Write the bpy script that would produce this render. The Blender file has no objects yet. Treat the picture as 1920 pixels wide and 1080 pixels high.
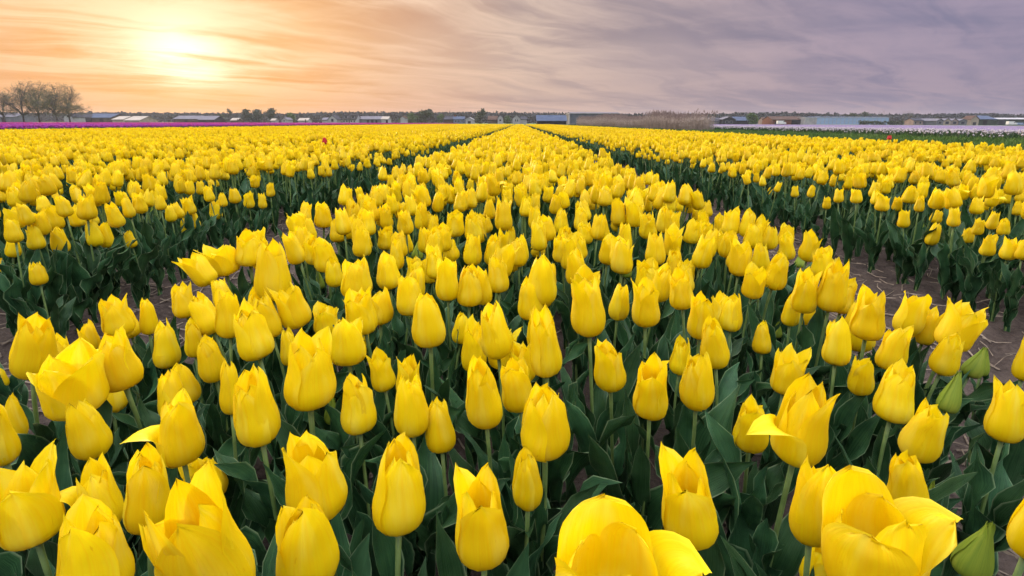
import bpy, math, random
import numpy as np
from mathutils import Vector, Matrix, Quaternion

R = math.radians
sc = bpy.context.scene
COL = sc.collection
rng = random.Random(7)
nrng = np.random.default_rng(11)

# ------------------------------------------------------------------ camera
CAM_H, FPX, PITCH, ROLL, YAW, PPY = 0.55, 930.0, R(13.0), 0.0031, R(-0.80), 445.0
cyaw, syaw = math.cos(YAW), math.sin(YAW)
_f = Vector((syaw * math.cos(PITCH), cyaw * math.cos(PITCH), -math.sin(PITCH)))
_r = Vector((cyaw, -syaw, 0))
_u = _r.cross(_f)
RT = _r * math.cos(ROLL) + _u * math.sin(ROLL)
UP = _u * math.cos(ROLL) - _r * math.sin(ROLL)
FW = _f
EYE = Vector((0, 0, CAM_H))
cam = bpy.data.objects.new('camera', bpy.data.cameras.new('camera'))
COL.objects.link(cam)
cam.data.sensor_fit = 'HORIZONTAL'
cam.data.sensor_width = 36.0
cam.data.lens = FPX / 1920 * 36
cam.data.shift_y = -(540 - PPY) / 1920
cam.data.clip_start, cam.data.clip_end = 0.01, 6000
cam.matrix_world = Matrix(((RT.x, UP.x, -FW.x, EYE.x), (RT.y, UP.y, -FW.y, EYE.y), (RT.z, UP.z, -FW.z, EYE.z), (0, 0, 0, 1)))
sc.camera = cam

def ray(px, py):
    return RT * ((px - 960) / FPX) + UP * ((PPY - py) / FPX) + FW
def at_depth(px, py, z):          # a point of the photograph at a distance along the view axis
    return EYE + ray(px, py) * z
def at_y(px, py, Y):              # a point of the photograph on the upright plane Y metres off
    d = ray(px, py)
    return EYE + d * (Y / d.y)
def project(p):
    q = Vector(p) - EYE
    z = q.dot(FW)
    if z < 0.02:
        return None
    return 960 + FPX * q.dot(RT) / z, PPY - FPX * q.dot(UP) / z, z

# ------------------------------------------------------------------ world, sun, exposure
SUN = ray(345, 124).normalized()
SUN_EL, SUN_AZ = math.asin(SUN.z), math.atan2(SUN.x, SUN.y)
world = bpy.data.worlds.new('World')
sc.world = world
world.use_nodes = True
nt = world.node_tree
nt.nodes.clear()

class NB:
    """short helpers to wire shader nodes"""
    def __init__(s, tree): s.t = tree
    def n(s, typ, **kw):
        x = s.t.nodes.new(typ)
        for k, v in kw.items(): setattr(x, k, v)
        return x
    def put(s, sock, v):
        if isinstance(v, bpy.types.NodeSocket): s.t.links.new(v, sock)
        elif v is not None: sock.default_value = v
    def m(s, op, a, b=None, c=None, clamp=False):
        x = s.n('ShaderNodeMath', operation=op, use_clamp=clamp)
        for i, v in enumerate((a, b, c)): s.put(x.inputs[i], v)
        return x.outputs[0]
    def vm(s, op, a, b=None, out=0):
        x = s.n('ShaderNodeVectorMath', operation=op)
        s.put(x.inputs[0], a); s.put(x.inputs[1], b)
        return x.outputs[out]
    def mix(s, f, a, b, typ='MIX'):
        x = s.n('ShaderNodeMix', data_type='RGBA', blend_type=typ)
        x.clamp_result = False
        s.put(x.inputs[0], f); s.put(x.inputs[6], a); s.put(x.inputs[7], b)
        return x.outputs[2]
    def ramp(s, f, stops, interp='LINEAR'):
        x = s.n('ShaderNodeValToRGB')
        e = x.color_ramp.elements
        x.color_ramp.interpolation = interp
        while len(e) < len(stops): e.new(0.5)
        for i, (p, c) in enumerate(stops):
            e[i].position = p
            e[i].color = (*c, 1) if len(c) == 3 else c
        s.put(x.inputs[0], f)
        return x.outputs[0]
    def noise(s, vec, scale, detail=4, rough=0.55, dist=0.0, dim='3D'):
        x = s.n('ShaderNodeTexNoise', noise_dimensions=dim)
        s.put(x.inputs['Vector'], vec)
        x.inputs['Scale'].default_value = scale
        x.inputs['Detail'].default_value = detail
        x.inputs['Roughness'].default_value = rough
        x.inputs['Distortion'].default_value = dist
        return x.outputs['Fac']
    def maprange(s, v, a, b, c=0.0, d=1.0, smooth=True):
        x = s.n('ShaderNodeMapRange', interpolation_type='SMOOTHSTEP' if smooth else 'LINEAR')
        s.put(x.inputs[0], v)
        for i, q in enumerate((a, b, c, d)): x.inputs[i + 1].default_value = q
        return x.outputs[0]

w = NB(nt)
SKY_GAIN = 10.0            # cloud radiances below are divided by the background strength of 0.1
tc = w.n('ShaderNodeTexCoord').outputs['Generated']
dirn = w.vm('NORMALIZE', tc)
sep = w.n('ShaderNodeSeparateXYZ'); w.put(sep.inputs[0], dirn)
elev = w.m('MAXIMUM', sep.outputs[2], 0.0)
dot = w.m('MAXIMUM', w.vm('DOT_PRODUCT', dirn, tuple(SUN), out=1), 0.0)
# cirrus sheet: the view ray meets a flat layer high above, noise is stretched along the wind
den = w.m('ADD', elev, 0.10)
px_ = w.m('DIVIDE', sep.outputs[0], den); py_ = w.m('DIVIDE', sep.outputs[1], den)
pl = w.n('ShaderNodeCombineXYZ'); w.put(pl.inputs[0], px_); w.put(pl.inputs[1], py_)
wn = w.n('ShaderNodeTexNoise'); w.put(wn.inputs['Vector'], pl.outputs[0]); wn.inputs['Scale'].default_value = 0.55; wn.inputs['Detail'].default_value = 4
warp = w.n('ShaderNodeVectorMath', operation='SCALE'); w.put(warp.inputs[0], w.vm('SUBTRACT', wn.outputs['Color'], (0.5, 0.5, 0.5))); warp.inputs['Scale'].default_value = 1.15
plw = w.vm('ADD', pl.outputs[0], warp.outputs[0])
def layer(az, along, across, scale, detail, dist, off):
    mp = w.n('ShaderNodeMapping', vector_type='TEXTURE')
    w.put(mp.inputs[0], plw)
    mp.inputs['Rotation'].default_value = (0, 0, R(90 - az))
    mp.inputs['Scale'].default_value = (along, across, 1)
    mp.inputs['Location'].default_value = (off, off * 0.7, 0)
    return w.noise(mp.outputs[0], scale, detail, 0.58, dist)
c1 = layer(50, 2.0, 0.50, 1.0, 10, 0.6, 3.1)
c2 = layer(-76, 2.6, 1.0, 0.9, 8, 0.7, 8.4)
c3 = layer(78, 2.4, 1.5, 0.6, 3, 0.6, 1.7)
streak = w.maprange(w.m('ADD', w.m('MULTIPLY', c1, 0.60), w.m('MULTIPLY', c2, 0.40)), 0.40, 0.60)
big = w.maprange(c3, 0.38, 0.62)
ang = w.m('DIVIDE', w.m('ARCCOSINE', w.m('MINIMUM', dot, 1.0)), math.pi / 2)   # 0 at the sun, 1 a quarter turn away
high = w.ramp(ang, [(0.0, (0.84, 0.64, 0.38)), (0.06, (0.84, 0.58, 0.31)), (0.14, (0.82, 0.53, 0.28)), (0.24, (0.75, 0.52, 0.36)),
                    (0.38, (0.60, 0.455, 0.37)), (0.52, (0.43, 0.335, 0.33)), (0.70, (0.32, 0.258, 0.325)), (0.90, (0.245, 0.215, 0.315)), (1.0, (0.235, 0.21, 0.31))])
low = w.ramp(ang, [(0.0, (0.80, 0.38, 0.12)), (0.10, (0.70, 0.33, 0.14)), (0.2, (0.61, 0.31, 0.175)), (0.36, (0.51, 0.305, 0.22)),
                   (0.52, (0.41, 0.285, 0.25)), (0.75, (0.32, 0.24, 0.265)), (1.0, (0.28, 0.215, 0.26))])
shade = w.ramp(ang, [(0.0, (0.76, 0.37, 0.10)), (0.12, (0.70, 0.32, 0.10)), (0.25, (0.52, 0.30, 0.19)), (0.36, (0.325, 0.24, 0.225)), (0.5, (0.235, 0.195, 0.23)), (0.75, (0.162, 0.156, 0.245)), (1.0, (0.135, 0.140, 0.235))])
lowf = w.m('POWER', 2.718, w.m('MULTIPLY', elev, -13.0))
cover = w.m('MULTIPLY', w.m('SUBTRACT', 1.0, streak), w.m('ADD', 0.42, w.m('MULTIPLY', w.m('SUBTRACT', 1.0, big), 0.58)))
body = w.mix(cover, high, shade)
lowc = w.mix(w.m('MULTIPLY', w.m('SUBTRACT', 1.0, streak), 0.5), low, shade)
cloud = w.mix(lowf, body, lowc)
# light of the veiled sun spreading in the cirrus
glow = w.m('ADD', w.m('MULTIPLY', w.m('POWER', dot, 650.0), 0.55), w.m('MULTIPLY', w.m('POWER', dot, 60.0), 0.19))
glow = w.m('MULTIPLY', glow, w.m('ADD', 0.10, w.m('MULTIPLY', w.m('SUBTRACT', 1.0, cover), 1.0)))
glow = w.m('MULTIPLY', glow, w.maprange(elev, 0.03, 0.10, 0.03, 1.0))
gcol = w.mix(1.0, (0.90, 0.86, 0.74, 1), glow, 'MULTIPLY')
cloud = w.mix(1.0, cloud, gcol, 'ADD')
# added: sheet paled and strongly brightened overhead, out of view, to light the flowers
up = w.maprange(elev, 0.20, 0.90, 1.0, 6.6)
cloud = w.mix(w.maprange(elev, 0.20, 0.75, 0.0, 0.7), cloud, (0.50, 0.50, 0.52, 1))
cloud = w.mix(1.0, cloud, up, 'MULTIPLY')
cloud = w.mix(1.0, cloud, (SKY_GAIN, SKY_GAIN, SKY_GAIN, 1), 'MULTIPLY')
sky = w.n('ShaderNodeTexSky', sky_type='NISHITA', sun_disc=False)
sky.sun_elevation, sky.sun_rotation = SUN_EL, SUN_AZ
sky.air_density, sky.dust_density, sky.ozone_density = 1.0, 2.0, 1.0
skyc = w.mix(0.985, sky.outputs[0], cloud)
bg = w.n('ShaderNodeBackground'); bg.inputs[1].default_value = 0.1
w.put(bg.inputs[0], skyc)
wo = w.n('ShaderNodeOutputWorld'); w.put(wo.inputs[0], bg.outputs[0])

sun = bpy.data.objects.new('sun', bpy.data.lights.new('sun', 'SUN'))
COL.objects.link(sun)
sun.data.energy, sun.data.angle, sun.data.color = 2.4, R(9), (1.0, 0.74, 0.45)
sun.rotation_euler = SUN.to_track_quat('Z', 'Y').to_euler()
sun.location = SUN * 50

vs = sc.view_settings
vs.view_transform, vs.look, vs.exposure, vs.gamma, vs.use_curve_mapping = 'Standard', 'None', 0.35, 1.0, False
cy = sc.cycles
sc.render.engine = 'CYCLES'
cy.use_denoising = True
cy.max_bounces, cy.diffuse_bounces, cy.glossy_bounces, cy.transmission_bounces, cy.transparent_max_bounces, cy.volume_bounces = 5, 4, 1, 4, 4, 0
cy.caustics_reflective = cy.caustics_refractive = False
cy.use_adaptive_sampling, cy.adaptive_threshold = True, 0.022

# ------------------------------------------------------------------ helpers
def tag(o, label=None, cat=None, group=None, kind=None):
    for k, v in (('label', label), ('category', cat), ('group', group), ('kind', kind)):
        if v: o[k] = v
    return o
def link(o, parent=None):
    COL.objects.link(o)
    if parent is not None: o.parent = parent
    return o
def empty(name, loc=(0, 0, 0), rz=0.0):
    o = bpy.data.objects.new(name, None)
    o.empty_display_size = 0.05
    o.location = loc; o.rotation_euler = (0, 0, rz)
    return link(o)

class MB:
    """collects faces for one mesh"""
    def __init__(s): s.v, s.f, s.mi, s.a = [], [], [], {}
    def add(s, verts, faces, mi=0, **attrs):
        b = len(s.v)
        s.v.extend([tuple(p) for p in verts])
        s.f.extend([tuple(b + i for i in q) for q in faces])
        s.mi.extend([mi] * len(faces))
        for k in set(s.a) | set(attrs):
            lst = s.a.setdefault(k, [])
            lst.extend([0.0] * (b - len(lst)))
            lst.extend(attrs.get(k, [0.0] * len(verts)))
        return s
    def box(s, x0, x1, y0, y1, z0, z1, mi=0):
        v = [(x, y, z) for z in (z0, z1) for x, y in ((x0, y0), (x1, y0), (x1, y1), (x0, y1))]
        return s.add(v, [(0, 3, 2, 1), (4, 5, 6, 7), (0, 1, 5, 4), (1, 2, 6, 5), (2, 3, 7, 6), (3, 0, 4, 7)], mi)
    def tube(s, pts, rad, n=6, mi=0, cap=True):
        vs_, fs = [], []
        prev = None
        for i, p in enumerate(pts):
            p = Vector(p)
            t = (Vector(pts[min(i + 1, len(pts) - 1)]) - Vector(pts[max(i - 1, 0)])).normalized()
            x = t.cross(Vector((0.31, 0.95, 0.05)) if abs(t.y) < 0.9 else Vector((1, 0, 0))).normalized()
            y = t.cross(x)
            r_ = rad[i] if hasattr(rad, '__len__') else rad
            vs_ += [p + (x * math.cos(k * 2 * math.pi / n) + y * math.sin(k * 2 * math.pi / n)) * r_ for k in range(n)]
        for i in range(len(pts) - 1):
            for k in range(n):
                a, b = i * n + k, i * n + (k + 1) % n
                fs.append((a, b, b + n, a + n))
        if cap: fs.append(tuple(range((len(pts) - 1) * n, len(pts) * n)))
        return s.add(vs_, fs, mi)
    def mesh(s, name, mats, smooth=True):
        me = bpy.data.meshes.new(name)
        me.from_pydata(s.v, [], s.f)
        for m_ in (mats if isinstance(mats, (list, tuple)) else [mats]): me.materials.append(m_)
        if any(s.mi): me.polygons.foreach_set('material_index', s.mi)
        me.polygons.foreach_set('use_smooth', [smooth] * len(s.f))
        for k, lst in s.a.items():
            lst = lst + [0.0] * (len(s.v) - len(lst))
            me.attributes.new(k, 'FLOAT', 'POINT').data.foreach_set('value', lst)
        me.update()
        return me
    def build(s, name, mats, parent=None, smooth=False):
        return link(bpy.data.objects.new(name, s.mesh(name, mats, smooth)), parent)

def new_mat(name):
    m_ = bpy.data.materials.new(name)
    m_.use_nodes = True
    m_.node_tree.nodes.clear()
    b = NB(m_.node_tree)
    b.out = b.n('ShaderNodeOutputMaterial')
    return m_, b
def principled(b, col, rough=0.6, spec=0.5, **kw):
    p = b.n('ShaderNodeBsdfPrincipled')
    b.put(p.inputs['Base Color'], (*col, 1) if isinstance(col, tuple) and len(col) == 3 else col)
    b.put(p.inputs['Roughness'], rough)
    p.inputs['Specular IOR Level'].default_value = spec
    for k, v in kw.items(): b.put(p.inputs[k], v)
    return p
def bump(b, height, strength, dist):
    x = b.n('ShaderNodeBump')
    x.inputs['Strength'].default_value = strength
    x.inputs['Distance'].default_value = dist
    b.put(x.inputs['Height'], height)
    return x.outputs[0]
def attr(b, name):
    return b.n('ShaderNodeAttribute', attribute_name=name).outputs['Fac']

def petal_mat(name, main, deep, pale, basec, trans=0.34):
    m_, b = new_mat(name)
    u, v = attr(b, 'pu'), attr(b, 'pv')
    oi = b.n('ShaderNodeObjectInfo').outputs['Random']
    cv = b.n('ShaderNodeCombineXYZ')
    b.put(cv.inputs[0], b.m('MULTIPLY', u, 9.0)); b.put(cv.inputs[1], b.m('MULTIPLY', v, 0.9)); b.put(cv.inputs[2], b.m('MULTIPLY', oi, 37.0))
    vein = b.noise(cv.outputs[0], 2.2, 5, 0.6)
    cv2 = b.n('ShaderNodeCombineXYZ')
    b.put(cv2.inputs[0], u); b.put(cv2.inputs[1], v); b.put(cv2.inputs[2], b.m('MULTIPLY', oi, 91.0))
    blot = b.noise(cv2.outputs[0], 1.6, 3, 0.5)
    col = b.mix(b.m('MULTIPLY', b.maprange(vein, 0.35, 0.75), 0.6), (*main, 1), (*deep, 1))
    col = b.mix(b.m('MULTIPLY', b.maprange(blot, 0.45, 0.75), 0.55), col, (*pale, 1))
    rib = b.m('POWER', 2.718, b.m('MULTIPLY', b.m('MULTIPLY', u, u), -160.0))
    col = b.mix(b.m('MULTIPLY', rib, 0.35), col, (*deep, 1))
    col = b.mix(b.m('MULTIPLY', b.maprange(v, 0.20, 0.0), 0.75), col, (*basec, 1))
    wear = b.m('MULTIPLY', b.maprange(b.noise(cv2.outputs[0], 7.0, 4, 0.6), 0.66, 0.76), b.maprange(b.m('ABSOLUTE', b.m('ADD', u, 0.0)), 0.0, 1.0, 0.25, 0.7))
    col = b.mix(wear, col, tuple(q * f for q, f in zip(deep, (0.75, 0.62, 1.0))) + (1,))
    hsv = b.n('ShaderNodeHueSaturation')
    b.put(hsv.inputs['Color'], col)
    b.put(hsv.inputs['Hue'], b.m('ADD', 0.4945, b.m('MULTIPLY', oi, 0.011)))
    b.put(hsv.inputs['Value'], b.m('ADD', 0.92, b.m('MULTIPLY', oi, 0.12)))
    bp = bump(b, vein, 0.25, 0.0015)
    p = principled(b, hsv.outputs[0], 0.50, 0.28, Normal=bp)
    t = b.n('ShaderNodeBsdfTranslucent'); b.put(t.inputs[0], hsv.outputs[0])
    mx = b.n('ShaderNodeMixShader'); mx.inputs[0].default_value = trans
    b.put(mx.inputs[1], p.outputs[0]); b.put(mx.inputs[2], t.outputs[0])
    b.put(b.out.inputs[0], mx.outputs[0])
    return m_
def leaf_mat(name, dark, mid, edge, trans=0.10):
    m_, b = new_mat(name)
    u, v = attr(b, 'pu'), attr(b, 'pv')
    oi = b.n('ShaderNodeObjectInfo').outputs['Random']
    cv = b.n('ShaderNodeCombineXYZ')
    b.put(cv.inputs[0], b.m('MULTIPLY', u, 14.0)); b.put(cv.inputs[1], b.m('MULTIPLY', v, 1.2)); b.put(cv.inputs[2], b.m('MULTIPLY', oi, 53.0))
    vein = b.noise(cv.outputs[0], 2.0, 4, 0.6)
    pos = b.n('ShaderNodeNewGeometry').outputs['Position']
    blot = b.noise(pos, 28.0, 3, 0.55)
    col = b.mix(b.maprange(b.m('ADD', b.m('MULTIPLY', vein, 0.6), b.m('MULTIPLY', blot, 0.5)), 0.38, 0.72), (*dark, 1), (*mid, 1))
    au = b.m('ABSOLUTE', u)
    col = b.mix(b.m('MULTIPLY', b.maprange(au, 0.90, 1.0), 0.8), col, (*edge, 1))
    hsv = b.n('ShaderNodeHueSaturation')
    b.put(hsv.inputs['Color'], col)
    b.put(hsv.inputs['Hue'], b.m('ADD', 0.485, b.m('MULTIPLY', oi, 0.03)))
    b.put(hsv.inputs['Value'], b.m('ADD', 0.75, b.m('MULTIPLY', oi, 0.5)))
    p = principled(b, hsv.outputs[0], 0.46, 0.24, Normal=bump(b, vein, 0.45, 0.002))
    t = b.n('ShaderNodeBsdfTranslucent'); b.put(t.inputs[0], hsv.outputs[0])
    mx = b.n('ShaderNodeMixShader'); mx.inputs[0].default_value = trans
    b.put(mx.inputs[1], p.outputs[0]); b.put(mx.inputs[2], t.outputs[0])
    b.put(b.out.inputs[0], mx.outputs[0])
    return m_
def plain_mat(name, a, bcol, scale=3.0, rough=0.7, spec=0.3, metal=0.0, stretch=None):
    m_, b = new_mat(name)
    geo = b.n('ShaderNodeNewGeometry').outputs['Position']
    if stretch:
        mp = b.n('ShaderNodeMapping'); mp.inputs['Scale'].default_value = stretch
        b.put(mp.inputs[0], geo); geo = mp.outputs[0]
    n_ = b.noise(geo, scale, 4, 0.6)
    col = b.mix(b.maprange(n_, 0.3, 0.7), (*a, 1), (*bcol, 1))
    p = principled(b, col, rough, spec, Metallic=metal)
    b.put(b.out.inputs[0], p.outputs[0])
    return m_

M = {}
M['yellow'] = petal_mat('yellow_petal', (0.92, 0.735, 0.004), (0.91, 0.62, 0.002), (0.93, 0.82, 0.09), (0.62, 0.55, 0.05), 0.40)
M['red'] = petal_mat('red_petal', (0.62, 0.035, 0.035), (0.45, 0.015, 0.02), (0.75, 0.10, 0.07), (0.5, 0.08, 0.02))
M['purple'] = petal_mat('purple_petal', (0.50, 0.09, 0.47), (0.33, 0.045, 0.36), (0.66, 0.22, 0.58), (0.3, 0.06, 0.25))
M['pink'] = petal_mat('pink_petal', (0.62, 0.10, 0.36), (0.50, 0.06, 0.30), (0.72, 0.22, 0.46), (0.4, 0.06, 0.2))
M['bud'] = petal_mat('green_bud', (0.26, 0.36, 0.035), (0.15, 0.26, 0.03), (0.42, 0.46, 0.06), (0.12, 0.22, 0.04), 0.2)
M['stem'] = plain_mat('stem_green', (0.10, 0.17, 0.045), (0.16, 0.24, 0.07), 60, 0.5, 0.4)
M['leaf'] = leaf_mat('tulip_leaf', (0.011, 0.043, 0.015), (0.040, 0.112, 0.038), (0.22, 0.31, 0.16))
M['core'] = plain_mat('pistil_yellow_green', (0.55, 0.48, 0.06), (0.40, 0.42, 0.05), 200, 0.6)
M['whiteflower'] = plain_mat('white_flower', (0.32, 0.28, 0.30), (0.45, 0.40, 0.41), 20)
M['lilac'] = plain_mat('lilac_flower', (0.24, 0.185, 0.30), (0.31, 0.245, 0.36), 20)
M['grass'] = plain_mat('grass_blade', (0.045, 0.11, 0.018), (0.09, 0.17, 0.03), 0.8, 0.6)
M['darkgreen'] = plain_mat('dark_leaf_row', (0.02, 0.05, 0.016), (0.035, 0.075, 0.02), 2, 0.6)
M['straw'] = plain_mat('straw', (0.10, 0.078, 0.055), (0.26, 0.21, 0.15), 40, 0.7)
M['reed'] = plain_mat('dry_reed', (0.27, 0.215, 0.175), (0.39, 0.32, 0.265), 2.5, 0.8)
M['plume'] = plain_mat('reed_plume', (0.20, 0.15, 0.13), (0.30, 0.23, 0.20), 4, 0.9)

# ------------------------------------------------------------------ beds
BED_HALF = 0.62
PITCHW = 1.72
BEDS = [(-0.62, 0.62)] + [(1.26, 2.46), (2.90, 4.10), (4.54, 5.76)]
xl = -1.10
while xl > -15.2:
    BEDS.append((xl - 1.34, xl)); xl -= 1.34 + 0.34
FIELD_END, PURPLE_X = 100.0, xl + 0.24
def in_bed(x):
    return any(a - 0.04 < x < b + 0.04 for a, b in BEDS)

# ------------------------------------------------------------------ ground (one sheet to the horizon)
def axis(fine0, fine1, step, lims):
    pts = list(np.arange(fine0, fine1 + 1e-6, step))
    s_, x = step, fine1
    while x < lims[1]:
        s_ *= 1.28; x += s_; pts.append(x)
    s_, x = step, fine0
    while x > lims[0]:
        s_ *= 1.28; x -= s_; pts.insert(0, x)
    return np.array(pts)
gx = axis(-2.2, 2.2, 0.024, (-3000, 3000))
gy = axis(-0.2, 4.2, 0.024, (-400, 4500))
def vnoise(x, y, s, seed):
    x, y = x / s, y / s
    xi, yi = np.floor(x).astype(np.int64), np.floor(y).astype(np.int64)
    fx, fy = x - xi, y - yi
    fx, fy = fx * fx * (3 - 2 * fx), fy * fy * (3 - 2 * fy)
    def h(a, b_):
        n = (a * 374761393 + b_ * 668265263 + seed * 1442695041) & 0x7fffffff
        n = ((n ^ (n >> 13)) * 1274126177) & 0x7fffffff
        return (n & 0xffff) / 65535.0
    return (h(xi, yi) * (1 - fx) + h(xi + 1, yi) * fx) * (1 - fy) + (h(xi, yi + 1) * (1 - fx) + h(xi + 1, yi + 1) * fx) * fy
GX, GY = np.meshgrid(gx, gy)
def ground_z(x, y):
    x, y = np.asarray(x, float), np.asarray(y, float)
    near = np.clip((14 - np.hypot(x, y)) / 8, 0, 1)
    bedf = np.zeros_like(x)
    for a, b_ in BEDS[:3] + BEDS[4:6]:
        bedf = np.maximum(bedf, np.clip(np.minimum(x - (a - 0.10), (b_ + 0.10) - x) / 0.10, 0, 1))
    z = 0.03 * bedf * (3 - 2 * bedf) * bedf
    z = z + (vnoise(x, y, 0.13, 1) - 0.5) * 0.030 + (np.abs(vnoise(x, y, 0.06, 2) - 0.5)) * 0.044 + (vnoise(x, y, 0.4, 3) - 0.5) * 0.03
    return z * near - 0.03
GZ = ground_z(GX, GY)
ny_, nx_ = GX.shape
idx = np.arange(nx_ * ny_).reshape(ny_, nx_)
quads = np.stack([idx[:-1, :-1], idx[:-1, 1:], idx[1:, 1:], idx[1:, :-1]], -1).reshape(-1, 4)
gme = bpy.data.meshes.new('ground')
gme.from_pydata(np.stack([GX, GY, GZ], -1).reshape(-1, 3).tolist(), [], quads.tolist())
gme.polygons.foreach_set('use_smooth', [True] * len(quads))
gm, b = new_mat('soil_and_grass')
pos = b.n('ShaderNodeNewGeometry').outputs['Position']
sp = b.n('ShaderNodeSeparateXYZ'); b.put(sp.inputs[0], pos)
n1 = b.noise(pos, 9.0, 8, 0.65); n2 = b.noise(pos, 90.0, 5, 0.65); n3 = b.noise(pos, 1.6, 3)
soil = b.mix(b.maprange(b.m('ADD', b.m('MULTIPLY', n1, 0.6), b.m('MULTIPLY', n2, 0.4)), 0.35, 0.66), (0.024, 0.0178, 0.0140, 1), (0.084, 0.064, 0.052, 1))
soil = b.mix(b.maprange(n3, 0.4, 0.7), soil, b.mix(0.5, soil, (0.088, 0.068, 0.055, 1)))
green = b.mix(b.noise(pos, 0.35, 5, 0.6), (0.035, 0.075, 0.018, 1), (0.085, 0.14, 0.035, 1))
fx = b.maprange(b.m('ADD', sp.outputs[0], b.m('MULTIPLY', n1, 0.8)), 6.2, 6.9)
fy = b.maprange(b.m('ADD', sp.outputs[1], b.m('MULTIPLY', n3, 3.0)), FIELD_END + 2, FIELD_END + 6)
gcol = b.mix(b.m('MAXIMUM', fx, fy), soil, green)
gp = principled(b, gcol, 0.9, 0.15, Normal=bump(b, b.m('ADD', b.m('MULTIPLY', n1, 0.7), b.m('MULTIPLY', n2, 0.5)), 0.9, 0.02))
b.put(b.out.inputs[0], gp.outputs[0])
gme.materials.append(gm)
tag(link(bpy.data.objects.new('ground', gme)), 'dark bare soil with straw between the tulip beds', 'ground', kind='structure')

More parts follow.
